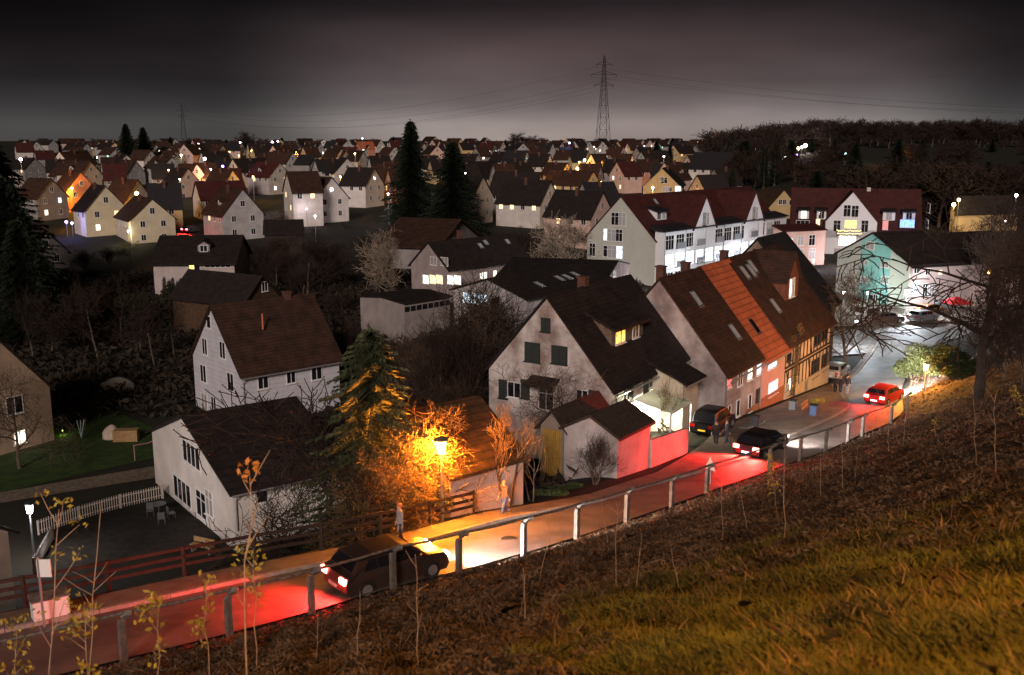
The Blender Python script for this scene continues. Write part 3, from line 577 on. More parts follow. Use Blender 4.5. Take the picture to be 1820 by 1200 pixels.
proto('slim', conifer(15, 12, 1.5, 200, .4, .1, 9, .6), BARK, FIR)
def tree(kind, px, t, top, label, name='tree', cat='tree', group=None, wf=1.0, rz=None, base=None, rad=None):
    r = ray(px, 500); k = t / (r.y * CP - r.z * SP); x, y = r.x * t, None
    # point at depth t in column px standing on the ground
    p = T(px, 500, t)
    for _ in range(12):
        z = g1(p.x, p.y) if base is None else base; yy = (t + z * SP) / CP; p = Vector(((px - 910) / FPX * t, yy, z))
    q = (600 - top) / FPX; zt = (q * t - p.y * SP) / CP; h = max(.8, zt - p.z)
    tm, cm, ph, pr = PR[kind]; s = h / ph; sx = s * wf
    if rad: sx = rad / pr
    o = thing(name, label, cat, tuple(p), rz if rz is not None else rnd.uniform(0, 6.28), group); link('trunk', tm, o); link('crown', cm, o); o.scale = (sx, sx, s); return o
tree('spruce', 668, 46.3, 578, 'green spruce with drooping boughs, half lit orange, standing between two roofs by the street lamp', 'spruce_tree', wf=1.1)
tree('dark', 562, 49.5, 655, 'bare tree with thin tangled branches in front of the long dark roof', 'bare_tree', wf=1.1)
tree('dark', 600, 47, 790, 'small bare tree behind the plank fence, left of the spruce', 'bare_tree', wf=1.2)
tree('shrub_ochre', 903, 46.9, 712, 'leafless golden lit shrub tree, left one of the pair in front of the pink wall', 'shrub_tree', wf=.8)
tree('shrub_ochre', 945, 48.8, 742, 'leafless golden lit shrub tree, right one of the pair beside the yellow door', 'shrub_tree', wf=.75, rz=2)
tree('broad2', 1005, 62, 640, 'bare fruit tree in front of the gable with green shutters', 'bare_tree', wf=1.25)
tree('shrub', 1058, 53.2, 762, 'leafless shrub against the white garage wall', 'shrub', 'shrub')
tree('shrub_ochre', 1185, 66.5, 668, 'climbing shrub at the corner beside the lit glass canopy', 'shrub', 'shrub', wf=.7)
tree('farpale', 675, 150, 402, 'pale rounded bare tree on the dark meadow, left of the house with four lit windows', 'bare_tree')
tree('farpale', 1000, 158, 372, 'pale wide bare tree in front of the apartment gable', 'bare_tree', wf=1.2)
tree('broad', 1503, 99, 462, 'bare street tree in front of the pale green house wall', 'bare_tree', wf=1.1)
tree('weeping', 1738, 70, 372, 'large dark bare tree with arching drooping branches on the right slope', 'bare_tree', wf=1.25)
tree('fir', 733, 232, 220, 'tallest black fir rising above the town roofs', 'fir_tree', wf=.95)
tree('fir2', 806, 214, 256, 'second black fir, just right of the tallest fir', 'fir_tree', wf=1.15)
for i, (px, t, top, k) in enumerate(((2, 150, 236, 'fir'), (-38, 140, 210, 'fir'), (28, 128, 318, 'fir2'), (52, 118, 392, 'fir2'))):
    tree(k, px, t, top, ('black fir at the left edge, tallest of its clump', 'black fir cut by the left edge of the view', 'dark fir behind the low roof at the left edge', 'smallest dark fir of the clump at the left edge')[i], 'fir_tree', wf=1.2)
for i, (px, t, top, k, wf) in enumerate(((228, 520, 222, 'fir2', 1), (258, 540, 228, 'fir', 1.2), (437, 640, 231, 'far', 1.1), (918, 800, 234, 'far', 1.3), (946, 820, 239, 'far', 1), (1166, 500, 250, 'fir', 1.1), (1190, 520, 254, 'fir2', .7), (1357, 300, 262, 'slim', 1.2), (1376, 300, 253, 'slim', 1.2), (1300, 290, 300, 'slim', 1.3), (1503, 420, 258, 'fir', 1.1), (1395, 330, 300, 'fir2', 1.2))):
    tree(k, px, t, top, ('slender dark conifer on the skyline left of the left pylon', 'broad dark conifer on the skyline left of the left pylon', 'round bare tree on the skyline right of the left pylon', 'round bare tree on the skyline left of the large pylon', 'smaller bare tree beside the round one left of the large pylon', 'dark conifer left of the orange two storey house', 'thin dark conifer next to the orange two storey house', 'thin cypress, left of the two behind the white apartments', 'thin cypress, taller of the two behind the white apartments', 'dark narrow conifer in front of the cyan lit building', 'dark fir below the wooded hill', 'dark conifer by the coloured lights')[i], 'conifer_tree' if k != 'far' else 'bare_tree', wf=wf)
# thickets between the houses
ORD = ['leftmost', 'second from the left', 'third from the left', 'fourth from the left', 'fifth from the left', 'sixth from the left', 'seventh from the left', 'eighth from the left', 'ninth from the left', 'tenth from the left', 'eleventh from the left', 'twelfth from the left', 'thirteenth from the left', 'fourteenth from the left', 'fifteenth from the left', 'sixteenth from the left']
def many(lst, kinds, labs, group, name='bare_tree', wf=(.8, 1.2), seed=3):
    r = random.Random(seed)
    if isinstance(labs, str) and len(lst) <= 16: lst = sorted(lst); labs = [ORD[i] + ' of ' + labs for i in range(len(lst))]
    for i, (px, t, top) in enumerate(lst): tree(kinds[i % len(kinds)], px, t, top, labs if isinstance(labs, str) else labs[i], name, 'tree' if 'shrub' not in name else 'shrub', group, wf=r.uniform(*wf), rz=r.uniform(0, 6))
many([(700, 84, 590), (735, 80, 575), (765, 88, 560), (790, 78, 585), (825, 84, 560), (850, 90, 500), (885, 92, 520), (815, 92, 540), (760, 70, 620), (840, 72, 620), (710, 72, 640), (795, 66, 660), (860, 97, 470)], ['shrub', 'upright', 'broad', 'shrub'], 'brown trees left of the green shuttered gable', 'trees of the brown thicket')
many([(520, 150, 415), (545, 145, 420), (570, 152, 430), (495, 140, 440), (610, 135, 500), (530, 128, 455), (470, 150, 450), (600, 165, 455), (440, 160, 440)], ['dark', 'upright', 'dark'], 'dark bare trees in the unlit gardens', 'trees of the unlit gardens', wf=(1, 1.5), seed=4)
many([(150, 118, 480), (175, 112, 500), (215, 120, 490), (250, 115, 495), (275, 108, 530), (120, 120, 500), (310, 112, 520), (95, 112, 520), (330, 105, 640), (60, 110, 500), (300, 100, 640), (620, 96, 600), (640, 100, 560), (590, 100, 520)], ['upright', 'dark', 'upright'], 'thin bare trees around the white three storey house', 'trees of the dark grove', wf=(.7, 1.1), seed=5)
many([(1770, 100, 400), (1800, 90, 380), (1830, 110, 350), (1785, 75, 470), (1815, 66, 520), (1750, 130, 360), (1790, 140, 340), (1700, 150, 400), (1845, 60, 420)], ['dark', 'upright', 'upright', 'dark'], 'dark bare trees on the right slope', 'trees on the right slope', wf=(.8, 1.2), seed=6)
many([(1268 + i * 6.3 + rnd.uniform(-4, 4), 430 + rnd.uniform(-50, 60), 232 - 16 * min(1, i / 30) + rnd.uniform(-8, 8)) for i in range(92)], ['far'], 'bare tree of the wooded hill against the sky', 'trees along the wooded hill', wf=(1.1, 1.7), seed=7)
many([(1290 + i * 10 + rnd.uniform(-7, 7), 350 + rnd.uniform(-60, 50), 258 + rnd.uniform(-14, 26)) for i in range(58)] + [(1440 + i * 7.6, 262 + rnd.uniform(-40, 40), 292 + rnd.uniform(-14, 22)) for i in range(52)], ['far', 'dark', 'far', 'fir2'], 'dark tree standing low on the wooded hill', 'lower trees on the wooded hill', wf=(1, 1.6), seed=8)
many([(x, 900 + rnd.uniform(-60, 60), 247 + rnd.uniform(-4, 2)) for x in range(40, 1290, 33)], ['far', 'far', 'fir2'], 'tiny dark tree on the town skyline', 'trees on the town skyline', wf=(1, 1.8), seed=9)
many([(70, 230, 385), (215, 215, 430), (310, 215, 395), (500, 235, 372), (610, 225, 395), (655, 232, 380), (470, 222, 400), (890, 240, 365), (840, 225, 375), (925, 225, 400), (1020, 200, 400), (1290, 300, 318), (1340, 300, 310), (1420, 260, 350), (960, 300, 310), (560, 210, 405)], ['dark', 'broad', 'dark'], 'bare garden trees between town houses', 'garden trees of the town', wf=(1, 1.6), seed=10)
# golden creeper foliage around the orange lamp, hedge on the slope, ivy
def bush(px, py, t, rad, n, s, m, label, name='bush', cat='bush', seed=1, wpos=None, cl=7):
    p = wpos or T(px, py, t); z = g1(p[0], p[1]); o = thing(name, label, cat, (p[0], p[1], z)); r = random.Random(seed); c = MB(); h = rad[2]
    for i in range(cl):
        d = rv(r) * .62; leafcloud(c, (d.x * rad[0], d.y * rad[1], h * (.95 + d.z * .9)), [q * r.uniform(.35, .6) for q in rad], n // cl, s, r)
    c.build('foliage', m, o); b = MB()
    for i in range(6): b.tube([(0, 0, -.2), (rad[0] * r.uniform(-.3, .3), rad[1] * r.uniform(-.3, .3), h * .7), (rad[0] * r.uniform(-.7, .7), rad[1] * r.uniform(-.7, .7), h * 1.5)], [.05, .03, .01], 5)
    b.build('stem', BARK, o); return o
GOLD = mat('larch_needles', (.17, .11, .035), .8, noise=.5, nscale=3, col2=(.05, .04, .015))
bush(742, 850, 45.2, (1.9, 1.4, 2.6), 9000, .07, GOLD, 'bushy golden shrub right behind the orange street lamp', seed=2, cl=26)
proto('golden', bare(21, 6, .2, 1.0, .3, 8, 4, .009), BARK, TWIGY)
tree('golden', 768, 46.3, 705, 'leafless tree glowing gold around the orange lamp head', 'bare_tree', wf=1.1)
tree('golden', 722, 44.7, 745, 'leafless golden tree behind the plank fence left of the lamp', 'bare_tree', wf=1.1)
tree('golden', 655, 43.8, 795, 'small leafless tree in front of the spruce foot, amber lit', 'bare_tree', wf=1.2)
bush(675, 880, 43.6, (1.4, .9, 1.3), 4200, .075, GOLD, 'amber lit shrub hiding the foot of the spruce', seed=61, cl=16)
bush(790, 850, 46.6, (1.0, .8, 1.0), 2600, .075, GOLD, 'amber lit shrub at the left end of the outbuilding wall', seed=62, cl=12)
tree('dark', 620, 44.2, 810, 'small dark red lit tree behind the plank fence', 'bare_tree', wf=1.1)
bush(690, 880, 44, (1.5, 1.0, 1.2), 5000, .08, GOLD, 'low golden shrub behind the plank fence, left of the lamp', seed=3)
bush(620, 900, 44.5, (1.9, 1.0, 1.2), 3600, .08, LEAFO, 'brown leafy shrub behind the plank fence below the spruce', seed=4)
bush(815, 800, 49.5, (1.6, .8, 1.2), 3600, .08, GOLD, 'golden creeper spilling over the outbuilding roof right of the lamp', seed=5)
bush(1010, 862, 52.2, (1.0, .5, .22), 1500, .08, HEDGE, 'low green ground shrub at the foot of the garage wall', seed=6)
bush(975, 880, 50.5, (1.2, .5, .2), 1400, .08, HEDGE, 'low green shrub between the garage and the pavement', seed=7)
for i, (px, t, rd) in enumerate(((1622, 93, (2.2, 2.2, 1.6)), (1650, 92, (2.4, 2, 1.7)), (1672, 87, (2, 2, 1.3)), (1690, 84, (2, 1.6, 1.2)))):
    bush(px, 660, t, rd, 4200, .13, HEDGE, ('clipped dark green hedge above the road, left end', 'clipped hedge section directly behind the orange lamp on the right', 'low hedge right of the orange lamp on the right', 'lowest hedge section near the large drooping tree')[i], 'hedge', 'hedge', seed=20 + i)
for i, (px, py, t) in enumerate(((250, 470, 130), (150, 455, 135), (450, 470, 140), (420, 600, 112), (610, 560, 108))):
    bush(px, py, t, (4, 3, 1.8), 2500, .25, mat('dark_leaves', (.03, .03, .015), .9, noise=.5), ('dark shrubbery left of the long low house', 'dark shrubbery below the small grey gable', 'dark shrubbery right of the long low house', 'dark shrubbery behind the brown gable', 'dark shrubbery beside the flat workshop')[i], seed=30 + i)
for i, px in enumerate((296, 303, 311, 318, 325, 333, 342, 350, 357, 366, 374)):
    tree('slim', px, 134, 492 + (i * 7) % 13, 'small pointed dark conifer in the row before the long low house', 'conifer_tree', group='row of small conifers', wf=.8)
many([(70, 172, 428), (110, 176, 436), (150, 170, 440), (195, 178, 436), (235, 182, 428), (420, 178, 425), (455, 172, 430), (490, 176, 420), (640, 178, 420), (700, 176, 415), (660, 165, 440), (590, 172, 425), (745, 178, 410), (385, 180, 420), (890, 182, 412), (920, 178, 405)], ['shrub', 'dark', 'shrub'], 'dark garden bushes below the town', 'garden bushes below the town', 'bare_shrub', wf=(1.2, 2.0), seed=31)
tree('broad2', 35, 74, 640, 'bare tree casting its branches over the left edge house', 'bare_tree', wf=1.0)
bush(165, 965, 48, (1.4, 1.0, 1.0), 2600, .07, mat('dark_leaves', (.03, .03, .015), .9, noise=.5), 'dark bush below the picket fence', seed=51)
bush(40, 1000, 45, (1.2, 1.0, 1.2), 2600, .07, MC['dark_leaves'], 'dark clipped bush left of the white street lamp', seed=52)
# ivy on the half timbered house
iv = thing('climbing_plant', 'ivy climbing the half timbered front up to the eaves', 'plant', tuple(R3.o + R3.u * 2.2 - R3.v * .25)); iv.rotation_euler.z = R(56.7); c = MB(); r = random.Random(5)
for i in range(14): leafcloud(c, (r.gauss(0, .55), -.05, .4 + i * .42), (.6, .14, .4), 120, .06, r)
c.build('foliage', LEAFO, iv); b = MB()
for i in range(7): b.tube([(r.uniform(-.2, .2), 0, -.3), (r.uniform(-.5, .5), -.03, 2.5), (r.uniform(-1, 1), -.03, 5.4)], [.05, .03, .012], 5)
b.build('stem', BARK, iv)
for i, px in enumerate((262, 285, 306, 330, 352, 372, 395, 415)): bush(px, 505, 132.5, (1.5, 1.1, 1.5 + .4 * (i % 3)), 900, .16, MC['dark_leaves'], ORD[i] + ' of the dark hedge bushes before the long low house', seed=80 + i)
# ---------------------------------------------------------------- foreground bank: litter, stalks, grass (uncountable)
def scatter(name, label, cat, n, m, tmin, tmax, fn, seed, pw=1.0, zone=None):
    g = np.random.default_rng(seed); M = n * 6; t = tmin * (tmax / tmin) ** (g.random(M) ** pw); a = g.uniform(-.66, .62, M); X = t * np.sin(a); Y = t * np.cos(a)
    Z = gz(X, Y); dr, zr, sr = near(RL, X, Y); k = (sr < 0) & (dr > .35) & (Y < 100)
    d = Y * CP - Z * SP; u = X / d * FPX + 910; v = 600 - FPX * (Y * SP + Z * CP) / d; k &= (u > -250) & (u < 2050) & (v < 1420)
    if zone is not None: k &= zone(X, Y, g)
    X, Y, Z, t = [q[k][:n] for q in (X, Y, Z, t)]; V, F = fn(X, Y, Z, t, g)
    me = bpy.data.meshes.new(name); nv = len(V); me.vertices.add(nv); me.vertices.foreach_set('co', V.astype(np.float32).ravel()); fs = F.shape[1]; nf = len(F)
    me.loops.add(nf * fs); me.loops.foreach_set('vertex_index', F.astype(np.int32).ravel()); me.polygons.add(nf); me.polygons.foreach_set('loop_start', np.arange(nf, dtype=np.int32) * fs); me.update(calc_edges=True); me.materials.append(m)
    o = bpy.data.objects.new(name, me); C.objects.link(o); tag(o, label, cat, kind='stuff'); return o
def blades(hmin, hmax, wd, lean, grow=0.0):
    def fn(X, Y, Z, t, g):
        n = len(X); h = g.uniform(hmin, hmax, n) * (1 + grow * t); a = g.uniform(0, 6.28, n); w_ = wd * (1 + grow * t) * g.uniform(.6, 1.4, n); b = g.uniform(0, 6.28, n); l = lean * h * g.uniform(.3, 1.6, n)
        dx, dy = np.cos(a) * w_, np.sin(a) * w_; ex, ey = np.cos(b) * l, np.sin(b) * l
        P = [np.stack(q, 1) for q in ((X - dx, Y - dy, Z - .02), (X + dx, Y + dy, Z - .02), (X + dx * .7 + ex * .4, Y + dy * .7 + ey * .4, Z + h * .6), (X + ex, Y + ey, Z + h), (X - dx * .7 + ex * .4, Y - dy * .7 + ey * .4, Z + h * .6))]
        V = np.stack(P, 1).reshape(-1, 3); i = np.arange(n)[:, None] * 5; F = np.concatenate([i, i + 1, i + 2, i + 3, i + 4], 1); return V, F
    return fn
def litter(s0, grow):
    def fn(X, Y, Z, t, g):
        n = len(X); s = s0 * (1 + grow * t) * g.uniform(.5, 1.6, n); A = g.normal(size=(n, 3)); A[:, 2] *= .8; A /= np.linalg.norm(A, axis=1)[:, None]; B_ = g.normal(size=(n, 3)); B_ /= np.linalg.norm(B_, axis=1)[:, None]
        c = np.stack([X, Y, Z + s * .55 + g.random(n) * s * 1.2], 1); A *= s[:, None]; B_ *= (s * .42)[:, None]; V = np.stack([c - A, c + B_, c + A, c - B_], 1).reshape(-1, 3); i = np.arange(n)[:, None] * 4; return V, np.concatenate([i, i + 1, i + 2, i + 3], 1)
    return fn
def nz2(X, Y): return np.sin(X * .7 + 1.3) * np.cos(Y * .8) + .6 * np.sin(X * 1.9 - Y * 1.4) + .4 * np.cos(X * 3.1 + Y * 2.7)
LIT = mat('dead_bracken', (.17, .115, .075), .95, noise=.75, nscale=1.3, col2=(.022, .015, .011))
scatter('leaf_litter', 'brown dead leaves and bracken covering the dark bank', 'undergrowth', 185000, LIT, 5, 100, litter(.022, .042), 1, 1.0, lambda X, Y, g: ((np.hypot(X, Y) + nz2(X, Y) * 1.2 > 12.5) | (X < .06 * Y + .25 * nz2(X, Y))) & (nz2(X * 2.1, Y * 2.3) + g.normal(size=len(X)) * .7 > -.25))
scatter('dead_stalks', 'pale dry stalks and twigs standing out of the bank', 'undergrowth', 1800, mat('dry_stalks', (.17, .115, .075), .9, noise=.4, nscale=2), 9, 90, blades(.08, .34, .005, 1.1, .006), 2)
GRS = mat('grass_blades', (.18, .165, .03), .85, noise=.7, nscale=.8, col2=(.045, .040, .012))
scatter('grass', 'short green and yellow grass near the viewer', 'grass', 150000, GRS, 2.2, 17.5, blades(.018, .065, .005, 1.5, .03), 3, .9, lambda X, Y, g: (np.hypot(X, Y) + nz2(X, Y) * 1.6 + g.random(len(X)) * 2 < 15.5) & (X > .05 * Y + .3 * nz2(X * 1.3, Y * 1.3)))
scatter('dry_grass', 'straw coloured dry grass tufts near the viewer', 'grass', 6000, mat('straw', (.36, .22, .07), .85, noise=.5, nscale=1.5, col2=(.14, .08, .03)), 2.2, 15, blades(.04, .13, .004, 1.4, .02), 4, .9, lambda X, Y, g: (nz2(X * 1.3 + 4, Y * 1.3) > -.1) & (X > .04 * Y))
scatter('autumn_leaves', 'fallen orange brown leaves lying in the near grass', 'leaves', 14000, mat('fallen_leaves', (.30, .13, .04), .8, noise=.5, nscale=3), 2.4, 22, litter(.014, .035), 5, .9)
def scrub(name, label, cat, n, m, x0, x1, y0, y1, fn, seed, keep):
    g = np.random.default_rng(seed); X = g.uniform(x0, x1, n); Y = g.uniform(y0, y1, n); k = keep(X, Y); X, Y = X[k], Y[k]; Z = gz(X, Y); V, F = fn(X, Y, Z, Y * 0 + 20, g)
    me = bpy.data.meshes.new(name); me.from_pydata(V.tolist(), [], F.tolist()); me.materials.append(m); o = bpy.data.objects.new(name, me); C.objects.link(o); tag(o, label, cat, kind='stuff')
def free(X, Y):
    df, zf, sf = near(FL, X, Y); k = (sf > 0) & (df > 3)
    for h in (W1, H1, M1, S1, G1, R1): q = (X - h.o.x) * h.u.x + (Y - h.o.y) * h.u.y; p = (X - h.o.x) * h.v.x + (Y - h.o.y) * h.v.y; k &= ~((q > -1) & (q < h.L + 1) & (p > -1) & (p < h.W + 1))
    u_ = X / (Y * CP) ; return k & ~((Y < 84) & (X < -17) & (X > -60))
scrub('scrub', 'dark brambles and dead weeds filling the unlit ground between the houses', 'undergrowth', 60000, mat('bramble', (.045, .032, .022), .95, noise=.6, nscale=.6, col2=(.012, .010, .007)), -75, 20, 45, 165, litter(.22, .03), 71, free)
# saplings with a few leaves: (px foot, py foot, px top, py top, leaves, thickness, leaf colour)
SAP = [(440, 1235, 443, 835, 'o', 3.2), (75, 1290, 105, 905, 'y', 3.2), (150, 1260, 178, 915, 'n', 3), (370, 1225, 365, 1030, 'y', 2), (275, 1290, 283, 1075, 'y', 2), (455, 1195, 450, 975, 'y', 2.2), (165, 1300, 150, 1070, 'y', 2.4), (25, 1290, 30, 1110, 'y', 2), (632, 1175, 640, 1050, 'n', 1.6), (745, 1190, 738, 985, 'n', 1.8), (560, 1180, 566, 1085, 'n', 1.3), (935, 1110, 930, 1010, 'n', 1.6), (958, 1035, 985, 905, 'n', 1.2), (1000, 990, 995, 905, 'n', 1), (1080, 970, 1068, 880, 'n', 1.2), (1095, 1050, 1097, 890, 'n', 1.2), (1130, 1050, 1140, 950, 'n', 1.2), (1210, 1050, 1190, 960, 'n', 1.2), (1283, 965, 1283, 835, 'n', 1.1), (1330, 945, 1310, 850, 'n', 1.2), (1383, 912, 1368, 815, 'y', 1.2), (1393, 965, 1396, 770, 'n', 1.5), (1460, 885, 1455, 765, 'n', 1.1), (1498, 870, 1497, 730, 'n', 1.2), (1580, 805, 1575, 700, 'n', 1.1), (1605, 790, 1612, 700, 'n', 1), (1665, 780, 1660, 745, 'y', 1), (1768, 850, 1770, 700, 'n', 1.3), (1735, 830, 1730, 690, 'n', 1.1), (1550, 780, 1560, 690, 'n', 1), (1830, 760, 1800, 690, 'y', 1), (1520, 850, 1525, 790, 'n', .9)]
sl_ = {'y': 'with a few yellow leaves', 'o': 'with one orange leaf tuft at the top', 'n': 'without leaves'}
for i, (fx, fy, tx, ty, lf, th) in enumerate(SAP):
    p = GP(fx, fy); d = p.y * CP - p.z * SP; tp = T(tx, ty, d * 1.0) - p; r = random.Random(i + 50); H_ = tp.length
    where = 'in the lower left corner' if fx < 330 else 'left of the passing car' if fx < 600 else 'before the lit road' if fx < 1000 else 'in the middle of the bank' if fx < 1420 else 'on the right part of the bank'
    o = thing('sapling', ('thin sapling %s %s' % (sl_[lf], where)), 'sapling', tuple(p), 0, 'saplings on the bank ' + sl_[lf] + ' ' + where); b = MB(); q0 = Vector((0, 0, -.1)); pts = [q0 + (tp - q0) * k / 5 + rv(r) * H_ * .018 * (k > 0 and k < 5) for k in range(6)]; rr = th * .0054 * (d / 22) ** .35
    b.tube(pts, [rr * (1 - .13 * k) for k in range(6)], 5); tips = [pts[5], pts[4]]
    for k in range(7 if H_ > 1.2 else 3):
        f = r.uniform(.35, .95) * 5; q = pts[int(f)].lerp(pts[min(int(f) + 1, 5)], f % 1); e = q + Vector((r.uniform(-1, 1), r.uniform(-.6, .6), r.uniform(.6, 1.4))) * H_ * .12; b.tube([q, q.lerp(e, .5) + rv(r) * .02, e], [rr * .5, rr * .4, rr * .22], 4); tips.append(e)
    b.build('stem', mat('sapling_bark', (.42, .30, .21), .9, noise=.4, nscale=9), o)
    if lf != 'n':
        c = MB()
        for q in (tips if lf == 'y' else tips[:1]): leafcloud(c, q, (.13, .10, .14), 10 if lf == 'y' else 30, .045, r)
        c.build('leaves', LEAFY if lf == 'y' else mat('orange_leaf', (.5, .2, .04), .8), o)
# ================================================================== rail, fences, street things
gr_ = thing('guard_rail', 'old concrete post railing with pipe rail at the foot of the bank', 'railing', tuple(RAILP[3]))
gr_o = RAILP[3]; tops = []
for i, p in enumerate([Vector((-15.6, 23.6, -13.15)), *RAILP]):
    a = [*RAILP][max(0, i - 2 if i else 0)]; bq = [*RAILP][min(len(RAILP) - 1, max(1, i))]; al = Vector((bq.x - a.x, bq.y - a.y, 0)).normalized(); hn = Vector((al.y, -al.x, 0)); bd = (al * .75 + hn * .5).normalized()
    b = MB(); q = p - gr_o; pts = [q + Vector((0, 0, -1.9)), q + Vector((0, 0, -.42))] + [q + bd * (.24 * (1 - math.cos(k * math.pi / 8))) + Vector((0, 0, -.42 + .34 * math.sin(k * math.pi / 8))) for k in range(1, 5)]; pts.append(pts[-1] + bd * .12)
    b.tube(pts, [.13, .12, .12, .115, .11, .11, .10], 4); pst = b.build('post', CONC, gr_); tops.append(q + Vector((0, 0, -.05)) + bd * .15)
b = MB()
for p, q in zip(tops[:-1], tops[1:]):
    m_ = p.lerp(q, .5) + Vector((0, 0, -.04)); b.tube([p, p.lerp(m_, .5) + Vector((0, 0, .0)), m_, q], .048, 6)
b.build('rail', mat('frosted_pipe', (.20, .17, .155), .8, noise=.6, nscale=7, bump=.8), gr_)
def fence_along(P, name, label, h, beams, m, sp=2.2, bw=.16, pickets=0, pm_=None):
    P = resample([tuple(p) for p in P], max(2, int(sum((Vector(a) - Vector(b)).length for a, b in zip(P[:-1], P[1:])) / sp) + 1)); o0 = Vector(P[0]); o = thing(name, label, 'fence', tuple(o0))
    for p in P: b = MB(); q = Vector(p) - o0; b.box(q.x - .06, q.x + .06, q.y - .06, q.y + .06, q.z - .6, q.z + h); b.build('post', m, o)
    for z in beams:
        b = MB()
        for p, q in zip(P[:-1], P[1:]): b.beam(Vector(p) - o0 + Vector((0, 0, z)), Vector(q) - o0 + Vector((0, 0, z)), .045, bw)
        b.build('rail', m, o)
    if pickets:
        b = MB()
        for p, q in zip(P[:-1], P[1:]):
            p, q = Vector(p) - o0, Vector(q) - o0; n = max(1, int((q - p).length / pickets))
            for k in range(n): c_ = p.lerp(q, (k + .5) / n) + Vector((0, -.05, 0)); b.box(c_.x - .025, c_.x + .025, c_.y - .012, c_.y + .012, c_.z + .05, c_.z + h + .03)
        b.build('pickets', pm_ or m, o)
    return o
fp = [Vector(q) for q in FL[1:7]]; fp = [q + Vector((-.1, .25, .1)) for q in fp]
fp[-1] = Vector(ZP(850, 912, -16.7)) + Vector((-.2, .2, 0))
fence_along(fp, 'plank_fence', 'long dark three plank fence along the pavement, red lit on the left', 1.0, (.28, .58, .9), WOOD, 2.6, .13)
pf = [GP(x, y) for x, y in ((70, 955), (150, 925), (180, 915), (230, 902), (290, 888))]
fence_along(pf, 'picket_fence', 'white picket fence running from the garden house to the white street lamp', .95, (.25, .8), mat('fence_pale', (.42, .38, .34), .8), 2.6, .06, .16)
fence_along([GP(x, y) for x, y in ((62, 1020), (72, 985), (95, 962))], 'picket_fence', 'short picket fence below the white street lamp', .95, (.25, .8), mat('fence_grey', (.35, .33, .3), .8), 2.6, .06, .16)
fence_along([T(805, 596, 111), T(868, 560, 104), T(905, 545, 118)], 'yard_fence', 'dark board fence in front of the workshop', 1.6, (.3, 1.4), WOOD, 3, .12, .25)
def lantern(p, H, label, col, power, bm, name='street_lamp', rad=.12, group=None, head=1.0, pole=.055, style=0, em=True):
    o = thing(name, label, 'street lamp', tuple(p), 0, group); b = MB(); b.tube([(0, 0, -.2), (0, 0, .9), (0, 0, H - .3)], [pole * 1.5, pole * 1.4, pole * .8], 8); b.build('pole', METAL, o)
    s = head
    if style == 0:
        b = MB(); b.tube([(0, 0, H + .26 * s), (0, 0, H + .33 * s), (0, 0, H + .42 * s)], [.30 * s, .26 * s, .04], 12); b.tube([(0, 0, H - .34 * s), (0, 0, H - .26 * s)], [.05, .15 * s], 10); b.build('lamp_cap', METAL, o)
        b = MB(); b.tube([(0, 0, H - .25 * s), (0, 0, H + .25 * s)], [.15 * s, .2 * s], 12); b.build('lamp_glass', bm, o)
    else:
        b = MB(); b.tube([(0, 0, H - .32), (.1, 0, H - .05), (.5, 0, H + .05)], [.04, .04, .035], 6); b.box(.3, 1.0, -.12, .12, H + .03, H + .14); b.build('lamp_arm', METAL, o); b = MB(); b.ball((.7, 0, H - .02), (.22 * s, .14 * s, .12 * s)); b.build('bulb', bm, o)
    if power: l = glow(o, (0, 0, H + .55) if 0 else (0, -.0, H), col, power, rad)
    return o
def lamp_px(px, py_base, py_head, t, *a, **k):
    p = T(px, py_base, t); h = T(px, py_head, t).z
    return lantern(Vector((p.x, p.y, p.z)), (h - p.z), *a, **k)
BO = bulbmat('sodium', (1, .62, .20), 16); BW = bulbmat('white', (1, .93, .97), 16); BC = bulbmat('cold', (.75, .9, 1), 10); BSO = bulbmat('sodium_small', (1, .5, .1), 10)
lb = ZP(786, 925, -16.6); hz = T(780, 786, proj(lb)[2]).z
def soft(o):   # the point light sits just below the glass body so that the cap shades it
    return o
L1 = lantern(lb, hz - lb.z, 'glowing orange street lamp on a slim pole at the end of the plank fence', (1, .26, .018), 4300, BO, head=1.15)
for ch in L1.children:
    if ch.type == 'LIGHT': ch.location = (.1, -.42, hz - lb.z - .1)
bk = glow(L1, (-.35, .55, hz - lb.z), (1, .26, .018), 5000, .12)
wp = GP(62, 1000); L2 = lantern(wp, T(55, 897, proj(wp)[2]).z - wp.z, 'white glaring street lamp beside the picket fence on the left', (1, .90, .92), 700, BW, head=1.0)

for ch in L2.children:
    if ch.type == 'LIGHT': ch.location = (.05, -.42, T(55, 897, proj(wp)[2]).z - wp.z)
rp = T(1642, 700, 84); L3 = lantern(rp, T(1642, 650, 84).z - rp.z + .0, 'orange street lamp above the road on the right slope', (1, .40, .06), 3600, BO, head=1.0)
for ch in L3.children:
    if ch.type == 'LIGHT': ch.location.x = -.8
# lamps behind the terrace
def slamp(px, py, t, label, col, power, bm, head=1.2, H=None, style=0, g=None):
    p = T(px, py, t); z = g1(p.x, p.y); o = lantern(Vector((p.x, p.y, z)), max(p.z - z, 1.5), label, col, power, bm, head=head, pole=.07, style=style, group=g)
    for ch in o.children:
        if ch.type == 'LIGHT': ch.location.x -= .0; ch.location.y -= .6
    return o
slamp(1522, 573, 112, 'small white lamp on a short post by the bare street tree', (.8, .9, 1), 1600, BC, .9)
slamp(1612, 520, 131, 'dazzling white lamp in front of the pink building with the parked cars', (.85, .95, 1), 5000, bulbmat('flood', (.8, .93, 1), 40), 1.5)
slamp(1757, 483, 110, 'small orange lamp among the dark trees on the right', (1, .4, .1), 120, BSO, .9)
slamp(1542, 521, 137, 'pale lamp at the door of the green house', (.8, 1, .9), 600, BC, .7)
